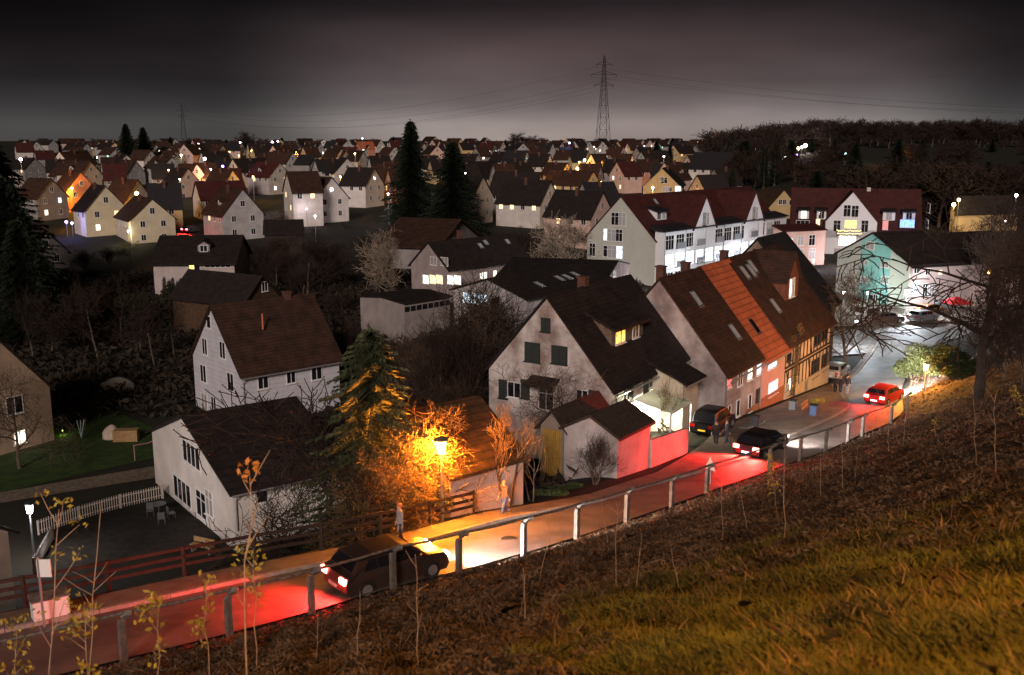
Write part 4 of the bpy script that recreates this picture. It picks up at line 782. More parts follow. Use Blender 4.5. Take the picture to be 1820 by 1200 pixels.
# bank lamp that lights the slope from behind the viewer
bl = lantern(Vector((4.5, -1.8, g1(4.5, -1.8))), 4.6, 'orange street lamp behind the viewer', (1, .44, .10), 6600, BO)
fl = lantern(Vector((-22, 5, g1(-22, 5))), 5.2, 'added fill lamp for the bank, out of view beside the lower road', (1, .74, .60), 4000, BW)  # unseen lamp added as general fill on the bank
for q in (bl, fl):
    for ch in q.children:
        if ch.type == 'LIGHT': ch.location = (0, .55, 4.5)
# ------------------------------------------------------------------ traffic sign
sp_ = GP(1262, 866); h_ = T(1260, 808, proj(sp_)[2]).z - sp_.z
sg = thing('traffic_sign', 'triangular road sign seen from behind at the railing', 'sign', tuple(sp_), R(-60)); b = MB(); b.tube([(0, 0, -.2), (0, 0, h_)], .035); b.build('post', ZINC, sg)
b = MB(); b.prism([(-.42, -.05, h_ - .72), (.42, -.05, h_ - .72), (0, -.05, h_)], (0, .02, 0)); b.build('sign_panel', mat('sign_back', (.55, .55, .55), .5), sg); b = MB(); b.prism([(-.28, .035 - .063, h_ - .64), (.28, -.028, h_ - .64), (0, -.028, h_ - .16)], (0, .008, 0)); b.build('sign_face', FR_W, sg)
for i, (px, py) in enumerate(((905, 960), (1330, 790), (620, 1075))):
    p = ZP(px, py, (-16.2, -19.0, -15.9)[i]); b = MB(); b.tube([(0, 0, -.03), (0, 0, .03)], .34, 20); o = b.build('manhole_cover', mat('cast_iron', (.05, .045, .04), .5, .6, noise=.5, nscale=20, bump=.8), None); o.location = (p.x, p.y, g1(p.x, p.y) + .16); tag(o, ('iron manhole cover in the lit road ahead of the passing car', 'iron manhole cover in the red lit road by the second car', 'iron manhole cover in the red lit road behind the passing car')[i], 'manhole cover')
# ================================================================== cars
def car(label, p, yaw, paint, L=4.3, W=1.78, H=1.45, hatch=.0, lights=None, plate=FR_W, group=None, tail=None, name='car'):
    o = thing(name, label, 'car', tuple(p), yaw, group); hw = W / 2
    prof = [(-L / 2, .35), (-L / 2 - .02, .62), (-L / 2 + .05, .93), (-L / 2 + .30 + hatch * .1, .98), (-L * .36 + hatch, H - .07), (-L * .2 + hatch, H), (L * .06, H), (L * .13, H - .05), (L * .27, .98), (L / 2 - .25, .86), (L / 2 - .03, .66), (L / 2, .38), (L / 2 - .15, .22), (-L / 2 + .15, .22)]
    b = MB(); n = len(prof); ws = [hw * (1 - .02 - .30 * max(0, (z - .95)) / (H - .95) * .62) for x, z in prof]; ws[0] = ws[11] = hw * .93; ws[10] = hw * .9
    st = [-1, -.82, 0, .82, 1]; 
    for k in (0, 1, 2, 3, 4):
        for i, (x, z) in enumerate(prof): kz = 1 - (.03 if abs(st[k]) == 1 else 0); b.v.append((x * (1 if abs(st[k]) < .9 else .975), ws[i] * st[k], z if abs(st[k]) < .9 else (z if z < .9 else z - .03)))
    for k in range(4):
        for i in range(n): j = (i + 1) % n; b.f.append((k * n + i, k * n + j, (k + 1) * n + j, (k + 1) * n + i))
    b.f.append(tuple(range(n))); b.f.append(tuple(range(4 * n, 5 * n))[::-1]); b.build('body', paint, o, smooth=False)
    g = MB(); zb, zt = 1.0, H - .12
    def side(s):
        yb, yt = hw * .975 * s, hw * .845 * s
        for x0, x1, x2, x3 in ((-L * .335 + hatch * .6, -L * .06, -L * .06, -L * .27 + hatch), (-L * .045, L * .235, L * .125, -L * .045)): g.add([(x0, yb, zb), (x1, yb, zb), (x2, yt, zt), (x3, yt, zt)], [(0, 1, 2, 3)])
    side(1); side(-1)
    for (xa, za), (xb, zb_), e in (((prof[3]), (prof[4]), -1), ((prof[8]), (prof[7]), 1)):
        d = .012 * e; g.add([(xa + d + (xb - xa) * .08, -hw * .82, za + .05 + .012), (xa + d + (xb - xa) * .08, hw * .82, za + .05 + .012), (xb + d - (xb - xa) * .06, hw * .72, zb_ - .03 + .012), (xb + d - (xb - xa) * .06, -hw * .72, zb_ - .03 + .012)], [(0, 1, 2, 3)])
    g.build('windows', GLD, o)
    for x in (-L * .31, L * .31):
        for s in (-1, 1):
            b = MB(); b.tube([(x, s * (hw - .2), .32), (x, s * (hw + .01), .32)], .32, 16); wl = b.build('wheel', BLK, o); b = MB(); b.tube([(x, s * (hw + .0), .32), (x, s * (hw + .022), .32)], .2, 10); b.build('rim', ZINC, wl)
    for s in (-1, 1):
        b = MB(); b.box(-L / 2 - .035, -L / 2 + .12, s * (hw - .42), s * (hw - .06), .68, .88); b.build('tail_light', tail or mat('tail_lamp', (.35, .02, .02), .3, em=(1, .05, .04), es=.0), o)
        b = MB(); b.box(L / 2 - .22, L / 2 - .005, s * (hw - .42), s * (hw - .1), .58, .74); b.build('headlight', (lights or mat('headlamp_off', (.7, .7, .75), .15)), o)
        b = MB(); b.box(L * .17, L * .2, s * (hw + .0), s * (hw + .16), .98, 1.1); b.build('mirror', paint, o)
    b = MB(); b.box(-L / 2 - .045, -L / 2 + .02, -.26, .26, .44, .55); b.build('number_plate', plate, o)
    return o
def cpaint(k, c): return mat('car_paint_' + k, c, .28, .35, spec=.6)
TL = mat('tail_lamp_lit', (.5, .02, .02), .3, em=(1, .10, .07), es=38); HL = mat('headlamp_lit', (.9, .9, .9), .2, em=(1, .94, .9), es=30); PLG = mat('plate_lit', (.8, .8, .8), .4, em=(.75, .8, 1), es=2.6)
def roadp(x, y): return Vector((x, y, g1(x, y) + .16))
def carlights(o, L, red, head, rcol=(1, .018, .014)):
    if red:
        for s in (-.6, .6):
            l = bpy.data.lights.new('tail_light_beam', 'SPOT'); l.energy = red; l.spot_size = R(165); l.spot_blend = .6; l.color = rcol; l.shadow_soft_size = .08; q = bpy.data.objects.new('tail_light_beam', l); C.objects.link(q); q.parent = o; q.location = (-L / 2 - .3, s, .9); q.rotation_euler = (0, R(90 - 16), 0)
    if head:
        for s in (-.6, .6):
            l = bpy.data.lights.new('headlight_beam', 'SPOT'); l.energy = head; l.spot_size = R(88); l.spot_blend = .9; l.color = (1, .90, .84); l.shadow_soft_size = .08; q = bpy.data.objects.new('headlight_beam', l); C.objects.link(q); q.parent = o; q.location = (L / 2 + .12, s, .68); q.rotation_euler = (0, R(-90 + 9), 0)
c1 = car('dark car driving past the orange lamp, tail lights and headlamps on', roadp(*ZP(690, 1060, -16.1).xy), R(38), cpaint('dark', (.07, .045, .04)), lights=HL, tail=TL); carlights(c1, 4.3, 1700, 3800)
c2 = car('dark car with glaring red tail lights, braking beside the black railing posts', roadp(15.6, 59.7), R(50), cpaint('black', (.02, .018, .02)), lights=HL, tail=TL, plate=PLG); carlights(c2, 4.3, 3600, 3500)
pc3 = ZP(1563, 722, -21.4) + Vector((1.1, 1.9, 0)); c3 = car('red glowing car farthest up the road by the lamp on the right', Vector((pc3.x, pc3.y, g1(pc3.x, pc3.y) + .16)), R(47), cpaint('red', (.45, .02, .02)), lights=HL, tail=TL, plate=PLG, hatch=-.1); carlights(c3, 4.3, 500, 22000)
cy2 = loc_on(R1, 'g', 1250, 760); pk = ZP(1250, 784, -20.2) + R1.u * 1.7; car('black car with a yellow plate half inside the arched carport', Vector((pk.x, pk.y, g1(pk.x, pk.y) + .12)), R(57), cpaint('black2', (.012, .012, .014)), L=4.2, W=1.85, H=1.7, plate=mat('plate_yellow', (.8, .5, .05), .5, em=(1, .6, .05), es=.25), tail=mat('tail_lamp_off', (.3, .01, .01), .2))
for i, (px, py, t, yw, c, lb_) in enumerate(((1487, 640, 98, 57, 'silver', 'silver car parked behind the half timbered house beside the bare street tree'), (1548, 560, 128, 20, 'white', 'white van like car parked in front of the green house, left of the parking area'), (1576, 565, 127, 15, 'dark', 'dark car parked right of the white one before the green house'), (1640, 566, 128, 30, 'grey', 'grey car parked nearest in front of the pink building'), (1652, 558, 133, 30, 'copper', 'copper car in the middle of the three before the pink building'), (1672, 552, 138, 30, 'silver', 'silver car farthest right before the pink building'))):
    p = T(px, py, t); car(lb_, Vector((p.x, p.y, g1(p.x, p.y) + .12 + .1 * (i > 0))), R(yw), cpaint(c, {'silver': (.4, .42, .45), 'white': (.6, .62, .6), 'dark': (.04, .04, .05), 'grey': (.2, .2, .22), 'copper': (.35, .16, .08)}[c]), H=1.75 if c == 'white' else 1.45)
# ================================================================== bins, planks, planter and other yard things
def wbin(px, py, z, c, label):
    p = ZP(px, py, z); p.z = g1(p.x, p.y) + .05; o = thing('wheelie_bin', label, 'bin', tuple(p), R(57)); b = MB(); b.prism([(-.24, -.22, .05), (.24, -.22, .05), (.3, -.29, .98), (-.3, -.29, .98)], (0, .5, 0)); b.build('bin_body', mat('bin_' + c, {'dark': (.03, .03, .035), 'blue': (.06, .10, .2), 'grey': (.16, .17, .18), 'violet': (.12, .1, .22)}[c], .5), o)
    b = MB(); b.prism([(-.33, -.33, .985), (.33, -.33, .985), (.33, -.33, 1.03), (-.33, -.33, 1.06)], (0, .62, 0)); b.build('lid', BLK, o)
    for s in (-1, 1): b = MB(); b.tube([(s * .2, .3, .1), (s * .27, .3, .1)], .1, 10); b.build('wheel', BLK, o)
wbin(1341, 752, -20.0, 'dark', 'black wheelie bin against the pink house step'); wbin(1338, 788, -19.5, 'violet', 'violet grey wheelie bin near the braking car'); wbin(1409, 722, -20.9, 'grey', 'grey wheelie bin beside the ivy'); wbin(1446, 735, -20.8, 'blue', 'blue grey wheelie bin at the kerb before the stack of boards')
p = ZP(1430, 722, -21); p.z = g1(p.x, p.y); o = thing('board_stack', 'stack of pale boards leaning by the bins', 'boards', tuple(p), R(60))
for i in range(3): b = MB(); b.box(-.9, .9, -.1 + i * .05, -.06 + i * .05, .1 + i * .3, .34 + i * .3); b.build('board', WOODL, o)
p = ZP(1455, 712, -21.3); bush(0, 0, 0, (.6, .5, .4), 700, .07, LEAFY, 'small yellow leaved bush beside the blue grey bin', seed=44, wpos=(p.x, p.y, 0))
for i, (px, py) in enumerate(((1352, 742), (1330, 757))):
    p = ZP(px, py, -20.0); o = thing('door_step', ('stone door steps of the pink house', 'stone door steps of the grey row house')[i], 'step', (p.x, p.y, g1(p.x, p.y) + .05), R(57)); b = MB(); b.box(-.7, .7, -.5, .5, -.3, .18); b.build('lower_step', CONC, o); b = MB(); b.box(-.55, .55, -.15, .5, .18, .36); b.build('upper_step', CONC, o)
# tarpaulin heaps, crate and clothes line on the left lawn
TARP = mat('tarpaulin', (.42, .40, .36), .7, noise=.4, nscale=2, bump=.6, bscale=4)
def heap(px, py, rx, ry, h, label, seed, m=TARP):
    p = GP(px, py); r = random.Random(seed); b = MB(); b.ball((0, 0, 0), (rx, ry, h), 18, 10); o = []
    b.v = [(x * (1 + .12 * math.sin(3 * x + z * 4)), y * (1 + .1 * math.cos(2.3 * x)), max(-.15, z * (1 + .15 * math.sin(2 * x + y * 3)))) for x, y, z in b.v]
    q = b.build('tarpaulin_heap', m, None, True); q.location = p; q.rotation_euler.z = R(15); tag(q, label, 'tarpaulin'); return q
heap(206, 695, 1.9, 1.1, 1.15, 'pale tarpaulin covered heap at the edge of the dark grove', 1)
heap(198, 782, .75, .6, 1.1, 'small whitish covered heap left of the wooden crate on the lawn', 2, mat('tarpaulin_warm', (.5, .40, .33), .7, noise=.3, nscale=2, bump=.5))
p = GP(225, 785); o = thing('crate', 'light wooden crate on the lawn beside the covered heap', 'crate', tuple(p), R(8))
for k in range(5): b = MB(); b.box(-.95, .95, -.45, -.41, k * .2, k * .2 + .17); b.build('board', WOODL, o)
b = MB(); b.box(-.93, .93, -.40, .45, 0, .96); b.build('box', WOODL, o)
p = GP(240, 820); q = GP(290, 805); o = thing('clothes_line', 'pink banded clothes line between two poles on the lawn', 'clothes line', tuple(p)); d = q - p
for k, s in enumerate((Vector((0, 0, 0)), d)): b = MB(); b.tube([s, s + Vector((0, 0, 1.3))], .03); b.build('pole', mat('pole_pink', (.4, .22, .22), .6), o)
b = MB(); b.tube([(0, 0, 1.25), d * .5 + Vector((0, 0, 1.12)), d + Vector((0, 0, 1.25))], .035); b.build('line', mat('pink_band', (.6, .25, .28), .7), o)
p = GP(145, 782); o = thing('garden_stakes', 'three pale bluish garden stakes stuck in the lawn', 'stakes', tuple(p))
for k in range(3): b = MB(); b.tube([(0, 0, 0), (-.25 + .25 * k, .1 * k, 1.5)], .03); b.build('stake', mat('stake_blue', (.35, .5, .55), .5), o)
lw = lantern(GP(112, 776), .45, 'small garden light on the lawn by the left edge house', (.75, 1, .2), 22, bulbmat('garden', (.7, 1, .2), 2), 'garden_light', head=.25, pole=.02)
# yard furniture by the garden house
def chair(px, py, rz, label):
    p = GP(px, py); o = thing('garden_chair', label, 'chair', tuple(p), rz, None); b = MB(); b.box(-.22, .22, -.22, .22, .42, .46); b.build('seat', METAL, o); b = MB(); b.box(-.22, .22, .2, .24, .46, .9); b.build('backrest', METAL, o)
    for x in (-.2, .2):
        for y in (-.2, .2): b = MB(); b.tube([(x, y, 0), (x, y, .43)], .02, 5); b.build('leg', METAL, o)
chair(268, 922, .4, 'metal garden chair left of the round table in the yard'); chair(305, 924, 2.2, 'metal garden chair between the round table and the garden house'); chair(288, 934, 3.4, 'metal garden chair in front of the round table in the yard')
p = GP(283, 918); o = thing('garden_table', 'round metal table in the yard', 'table', tuple(p)); b = MB(); b.tube([(0, 0, .7), (0, 0, .73)], .5, 16); b.build('table_top', METAL, o); b = MB(); b.tube([(0, 0, 0), (0, 0, .7)], .04); b.build('leg', METAL, o)
p = GP(92, 1112); o = thing('utility_box', 'white street cabinet at the lower left by the kerb', 'box', (p.x, p.y, p.z), R(35)); b = MB(); b.box(-.55, .55, -.3, .3, -.2, 1.0); b.build('cabinet', FR_W, o); b = MB(); b.box(-.6, .6, -.35, .35, 1.0, 1.06); b.build('lid', CONC, o)
p = GP(80, 1125); o = thing('notice_post', 'thin post with a small white notice board at the lower left', 'sign', tuple(p)); b = MB(); b.tube([(0, 0, -.3), (0, 0, 2.6)], .04); b.build('post', ZINC, o); b = MB(); b.box(-.05, .4, -.02, .02, 1.9, 2.5); b.build('board', FR_W, o)
p = GP(360, 985); o = thing('bench', 'grey bench on the slope below the garden house', 'bench', tuple(p), R(-25)); b = MB(); b.box(-.8, .8, -.2, .2, .42, .48); b.build('seat', WOODL, o)
for x in (-.65, .65): b = MB(); b.box(x - .05, x + .05, -.18, .18, -.2, .42); b.build('leg', CONC, o)
b = MB(); b.box(-.8, .8, .2, .25, .55, .85); b.build('backrest', WOODL, o)
# ================================================================== people
def skinobj(name, V, E_, m, parent=None, sub=1):
    me = bpy.data.meshes.new(name); me.from_pydata([v[0] for v in V], E_, []); o = bpy.data.objects.new(name, me); C.objects.link(o)
    md = o.modifiers.new('s', 'SKIN'); md.use_smooth_shade = True
    for i, v in enumerate(V): r_ = v[1] if isinstance(v[1], tuple) else (v[1], v[1]); me.skin_vertices[0].data[i].radius = r_
    me.skin_vertices[0].data[0].use_root = True
    s = o.modifiers.new('u', 'SUBSURF'); s.levels = s.render_levels = sub
    dg = bpy.context.evaluated_depsgraph_get(); nm = bpy.data.meshes.new_from_object(o.evaluated_get(dg)); o.modifiers.clear(); o.data = nm; nm.name = name; nm.materials.clear(); nm.materials.append(m); o.parent = parent; return o
SKIN_ = mat('skin', (.48, .30, .22), .6)
def person(label, p, rz, h=1.72, coat=(.03, .03, .04), legs=(.04, .05, .08), hat=None, hair=(.06, .035, .02), stride=.28, longc=.55, arm=.2, scarf=None):
    k = h / 1.72; s = stride; n = len(bpy.data.objects)
    def S(L_): return [((v[0][0] * k, v[0][1] * k, v[0][2] * k), v[1]) for v in L_]
    kn = (s * .55, -s * .12); an = (s, -s)
    V = [((0, 0, .94), (.13, .10)), ((0, 0, 1.15), (.125, .09)), ((0, .0, 1.36), (.15, .10)), ((0, .01, 1.485), .055), ((0, .02, 1.56), (.066, .075)), ((0, .02, 1.64), (.078, .092)), ((0, .015, 1.70), (.05, .06)), ((0, .125, 1.60), .014)]
    E_ = [(0, 1), (1, 2), (2, 3), (3, 4), (4, 5), (5, 6), (4, 7)]
    W_ = {}
    for q, sx in enumerate((-1, 1)):
        b = len(V); sw = arm * (1 if q else -1)
        V += [((sx * .175, 0, 1.40), .055), ((sx * .24, -sw * .5, 1.14), .042), ((sx * .25, sw * .6 + .03, .91), .030), ((sx * .25, sw * .75 + .05, .83), (.034, .018))]
        E_ += [(2, b), (b, b + 1), (b + 1, b + 2), (b + 2, b + 3)]
        for j in range(4): c_ = len(V); V += [((sx * .25 + (j - 1.5) * .018, sw * .78 + .06, .785 - .004 * abs(j - 1)), .009), ((sx * .245 + (j - 1.5) * .019, sw * .8 + .085, .745 + .006 * abs(j - 1.5)), .007)]; E_ += [(b + 3, c_), (c_, c_ + 1)]
        c_ = len(V); V += [((sx * .25 - sx * .045, sw * .75 + .075, .82), .010), ((sx * .25 - sx * .05, sw * .75 + .10, .785), .008)]; E_ += [(b + 3, c_), (c_, c_ + 1)]
        W_[q] = b; b = len(V); V += [((sx * .09, 0, .88), .085), ((sx * .10, kn[q], .49), .055), ((sx * .10, an[q] - .03, .09), .038), ((sx * .105, an[q] + .13, .035), (.04, .03))]; E_ += [(0, b), (b, b + 1), (b + 1, b + 2), (b + 2, b + 3)]
    body = skinobj('person', S(V), E_, SKIN_); body.location = p; body.rotation_euler.z = rz; tag(body, label, 'person')
    lowz = .94 - longc * .55
    CV = [((0, 0, 1.0), (.175, .135)), ((0, 0, 1.18), (.165, .13)), ((0, .0, 1.37), (.175, .13)), ((0, .01, 1.475), .085), ((0, 0, lowz), (.20, .16))]; CE = [(0, 1), (1, 2), (2, 3), (0, 4)]
    for q, sx in enumerate((-1, 1)): b = len(CV); v = V[W_[q]:W_[q] + 3]; CV += [(v[0][0], .075), (v[1][0], .062), (v[2][0], .05)]; CE += [(2, b), (b, b + 1), (b + 1, b + 2)]
    skinobj('coat', S(CV), CE, mat('coat_%d%d%d' % tuple(int(c * 100) for c in coat), coat, .8, noise=.3, nscale=6), body)
    TV = [((0, 0, .95), (.14, .12))]; TE = []
    for q, sx in enumerate((-1, 1)): b = len(TV); TV += [((sx * .09, 0, .86), .10), ((sx * .10, kn[q], .49), .07), ((sx * .10, an[q] - .03, .12), .056)]; TE += [(0, b), (b, b + 1), (b + 1, b + 2)]
    skinobj('trousers', S(TV), TE, mat('trousers_%d%d%d' % tuple(int(c * 100) for c in legs), legs, .85, noise=.3, nscale=6), body)
    for q, sx in enumerate((-1, 1)): skinobj('shoe', S([((sx * .10, an[q] - .06, .06), .05), ((sx * .105, an[q] + .15, .045), (.05, .04))]), [(0, 1)], mat('shoe_pale', (.5, .48, .45), .6), body)
    hb = MB(); hb.ball((0, -.005 * k, 1.655 * k), (.103 * k, .115 * k, .10 * k), 12, 8); hb.v = [(x, y, max(z, 1.60 * k) if y > .03 else max(z, 1.53 * k)) for x, y, z in hb.v]
    hb.build('hat' if hat else 'hair', mat('hat_%d' % int(hat[0] * 100), hat, .9) if hat else mat('hair_brown', hair, .8), body, True)
    return body
def pat(px, py, z): p = ZP(px, py, z); return Vector((p.x, p.y, g1(p.x, p.y) + .13))
person('person in a long grey coat and orange knitted hat walking on the lamp lit pavement', pat(712, 970, -16.35), R(118), 1.76, (.30, .32, .36), (.03, .03, .04), (.5, .18, .06), stride=.12, longc=.8, arm=.05)
person('person in a brown quilted jacket and blue jeans striding towards the lamp', pat(897, 915, -16.9), R(130), 1.68, (.26, .14, .08), (.10, .15, .30), (.5, .2, .08), stride=.32, longc=.25)
person('person in dark clothes with white shoes by the black car, left of the two', pat(1272, 793, -19.5), R(150), 1.72, (.03, .022, .02), (.03, .03, .035), stride=.12, longc=.4)
person('person in dark jacket with white shoes right of the black car', pat(1291, 794, -19.6), R(100), 1.76, (.05, .05, .07), (.05, .05, .08), stride=.15, longc=.4)
person('person in a dark coat, leftmost of the three walking away along the road', pat(1484, 698, -22.1), R(-35), 1.7, (.03, .022, .022), (.03, .03, .035), stride=.15)
person('person with a pale cap, middle of the three walking away along the road', pat(1493, 699, -22.1), R(-35), 1.65, (.035, .03, .045), (.05, .05, .07), (.5, .48, .45), stride=.2, longc=.45)
person('person in a dark jacket and light trousers, rightmost of the three walking away', pat(1505, 700, -22.1), R(-30), 1.78, (.04, .04, .05), (.36, .36, .40), stride=.16, longc=.4)
# ================================================================== middle distance buildings
def row(h, face, xs, zs, w, hh, kinds, fr=FR_W, seed=0):
    r = random.Random(seed)
    for z in zs:
        for x in xs: winl(h, face, x, z, w, hh, r.choice(kinds) if isinstance(kinds, (list, tuple)) else kinds, fr)
A1 = house('house', 'low house with four bright warm windows in its gable', 'house', (796, 478), 141, 46, 1, F=941, G=731, A=432, wm=plaster('mauve', (.34, .28, .28)), rm=RF_D, chim=[(7, 5, 1.2)])
for q in ((752, 489, 762, 504, 'neutral'), (764, 489, 775, 504, 'warm'), (776, 489, 787, 504, 'warm'), (796, 490, 806, 505, 'neutral'), (808, 490, 819, 505, 'neutral'), (765, 457, 776, 471, 'blind'), (784, 458, 796, 472, 'blind')): winp(A1, 'g', *q)
for q in ((853, 485, 858, 496, 'neutral'), (860, 484, 865, 496, 'neutral'), (877, 481, 882, 491, 'neutral'), (897, 476, 902, 486, 'neutral'), (903, 475, 907, 485, 'neutral')): winp(A1, 'f', *q)
for x, d in ((9, .35), (10.5, .25), (15, .3)): skylight(A1, x, d, l=1.0)
A2 = house('house', 'chalet like house with white upper gable and wooden balcony, behind the low house with bright windows', 'house', (778, 438), 170, 160, -1, L=11, G=849, A=391, wm=PL_D, rm=RF_B, over=1.0)
A2.root['label'] = 'chalet like house with brown roof just above the low house with bright windows'
A3 = house('workshop', 'white plastered workshop with a low dark roof behind the shutter house', 'workshop', (935, 532), 108, 50, 1, F=1095, G=806, A=497, wm=plaster('workshop', (.46, .42, .42)), rm=RF_D)
winp(A3, 'g', 823, 522, 866, 540, 'cool', FR_W); winp(A3, 'g', 852, 565, 860, 574, 'cool')
for x, d in ((5, .6), (9.5, .5), (11, .5), (13, .45)): skylight(A3, x, d, l=1.4)
A3b = house('house', 'pink lit gabled house end right of the workshop roof', 'house', (1073, 505), 122, 165, -1, L=14, G=1117, A=465, wm=plaster('rose', (.55, .38, .36)), rm=RF_D, over=.3, base=-22.8)
winp(A3b, 'g', 1090, 482, 1095, 494, 'ash'); winp(A3b, 'g', 1097, 511, 1102, 524, 'neutral')
A4 = house('flat_shed', 'long flat roofed workshop shed with a reddish lit side', 'shed', (718, 541), 116, 48, 1, F=800, G=640, A=530, rh=.35, wm=plaster('shed_wall2', (.30, .26, .25)), rm=RF_D, over=.3)
b = MB()
for i in range(8): b.box(i * A4.L / 8 + .1, (i + 1) * A4.L / 8 - .1, -.05, .02, A4.he - .95, A4.he - .35)
b.build('window_band', GLD, A4.root)
A5 = house('house', 'dark brown boarded gable with one white framed window', 'house', (432, 540), 118, 150, -1, L=12, G=498, A=492, wm=mat('brown_boards', (.09, .05, .03), .85, noise=.4, nscale=2, kind='plank'), rm=RF_D, over=.5)
A5 = A5
winl(A5, 'g', 3.7, A5.he + 1.6, .9, 1.1, 'dark')
A6 = house('house', 'long low house with a dark roof and one yellow lit window', 'house', (272, 468), 134, 5, 1, F=416, W=12, rh=3.0, base=-25, wm=plaster('long_house', (.46, .40, .38)), rm=RF_D, over=.6)
for q in ((337, 470, 345, 485, 'yellow'), (346, 470, 355, 485, 'dark'), (364, 467, 410, 475, 'dark'), (340, 503, 346, 508, 'orange')): winp(A6, 'f', *q)
winl(A6, 'g', 1.5, A6.he - .6, .8, 1.1, 'warm'); gable_dormer(A6, 6.3, 1.6, 2.2, 1.1, .5, PL_D, RF_D, wins=((0, .9, .8, 'dark', FR_W),))
A7 = house('shed', 'dark garden hut roof in the middle left gardens', 'shed', (470, 415), 190, 10, 1, L=7, W=6, rh=2.2, wm=WOOD, rm=RF_D)
# ---- apartment building with the lit balconies
AP = house('apartment_building', 'white apartment building with two pointed cross gables and lit balconies', 'apartments', (1165, 428), 152, 49.7, 1, F=1385, G=1044, A=350, base=-23, wm=PL_GRN, rm=RF_R, over=.35)
for q in ((1087, 378, 1099, 400, 'dark'), (1100, 378, 1112, 401, 'ash'), (1073, 407, 1079, 427, 'cool'), (1080, 408, 1094, 428, 'ash'), (1095, 408, 1106, 429, 'violet' if 0 else 'dark'), (1073, 437, 1079, 456, 'dark'), (1080, 437, 1095, 458, 'ash'), (1096, 438, 1106, 459, 'cool'), (1048, 433, 1058, 455, 'dark'), (1113, 467, 1118, 477, 'dark')): winp(AP, 'g', *q)
def glaz(h, d, x, z, w, hh, k):
    o = winl(h, 'f', x, z, w, hh, k, FR_W, off=d); return o
# projecting loggia block along the front
n0, n1 = .02, AP.L - .5; dpt = 1.6; ftop = AP.he + 1.35
b = MB(); b.box(n0, n1, .1, -dpt, -1, ftop); lg = b.build('front_block', PL_CLEAN, AP.root)
b = MB(); b.prism([(n0 - .3, .4, ftop + .1), (n0 - .3, -dpt - .4, ftop + .02), (n0 - .3, -dpt - .4, ftop + .16), (n0 - .3, .9, ftop + .9)], (n1 - n0 + .6, 0, 0)); b.build('front_roof', RF_S, lg)
def crossgable(h, x, w, z0, gh, d, wm, rm, back=4.5):
    b = MB(); b.prism([(x - w / 2, -d * h.m, z0 - 3.2), (x + w / 2, -d * h.m, z0 - 3.2), (x + w / 2, -d * h.m, z0), (x, -d * h.m, z0 + gh), (x - w / 2, -d * h.m, z0)], (0, (back + d) * h.m, 0)); c = b.build('cross_gable', wm, h.root); b = MB(); s = gh / (w / 2)
    for q in (-1, 1): b.prism([(x + q * (w / 2 + .25), (-d - .2) * h.m, z0 - .25 * s + .02), (x, (-d - .2) * h.m, z0 + gh + .02), (x, (-d - .2) * h.m, z0 + gh + .17), (x + q * (w / 2 + .25), (-d - .2) * h.m, z0 - .25 * s + .17)], (0, (back + d + .2) * h.m, 0))
    b.build('gable_roof', rm, c); return c
def fx(h, px, py=430): return loc_on(h, 'f', px, py)[0]
for i, (px, ax) in enumerate(((1237, 0), (1322, 0))):
    x = fx(AP, px, 390) + (0, .6)[i]; crossgable(AP, x, 7.0, ftop, 4.9, dpt + .12, PL_CLEAN, RF_R, 6)
    winl(AP, 'f', x - .3, ftop + 1.3, .9, 1.9, 'ash', FR_D, off=dpt + .12); winl(AP, 'f', x + .75, ftop + 1.3, .6, 1.9, 'blind', FR_W, off=dpt + .12)
r = random.Random(4); xs = np.arange(1.5, n1 - 1, 3.05)
for fl in range(3):
    z = ftop - 1.65 - fl * 2.85
    for i, x in enumerate(xs):
        k = (['dark', 'dark', 'ash'], ['cool', 'neutral', 'cool', 'dark'], ['cool', 'dark', 'dark', 'red', 'ash'])[fl][r.randrange(3 if fl == 0 else 4 if fl == 1 else 5)]
        if fl == 1 and i in (0, 3, 4): k = 'cool'
        glaz(AP, dpt, float(x), z, 2.3, 2.1, k)
        if i % 2: rb = MB(); rb.box(x - 1.25, x + 1.25, -dpt - .35, -dpt - .3, z - 1.0, z - .1); rb.box(x - 1.25, x + 1.25, -dpt - .35, -dpt, z - 1.08, z - 1.0); rb.build('balcony', mat('balcony_glass', (.16, .18, .2), .3), AP.root)
b = MB()
for x in np.arange(0, n1, 6.1): b.tube([(x + .12, -dpt - .08, ftop), (x + .12, -dpt - .08, 0)], .09, 6)
b.build('downpipe', ZINC, AP.root)
shed_dormer(AP, 4.2, 7.2, 2.6, 1.5, (4.4, .5), RF_S, PL_CLEAN, wins=((4.95, 1.0, 'dark', FR_W), (6.4, 1.0, 'ash', FR_W)))
shed_dormer(AP, fx(AP, 1255, 370) + 2.6, fx(AP, 1255, 370) + 4.6, 2.8, 1.5, (4.4, .4), RF_S, PL_CLEAN, wins=((fx(AP, 1255, 370) + 3.6, .9, 'cool', FR_W),))
skylight(AP, 8, .2, l=1.2); skylight(AP, fx(AP, 1255, 380) + 2, .15, l=1.2, kind='cool')
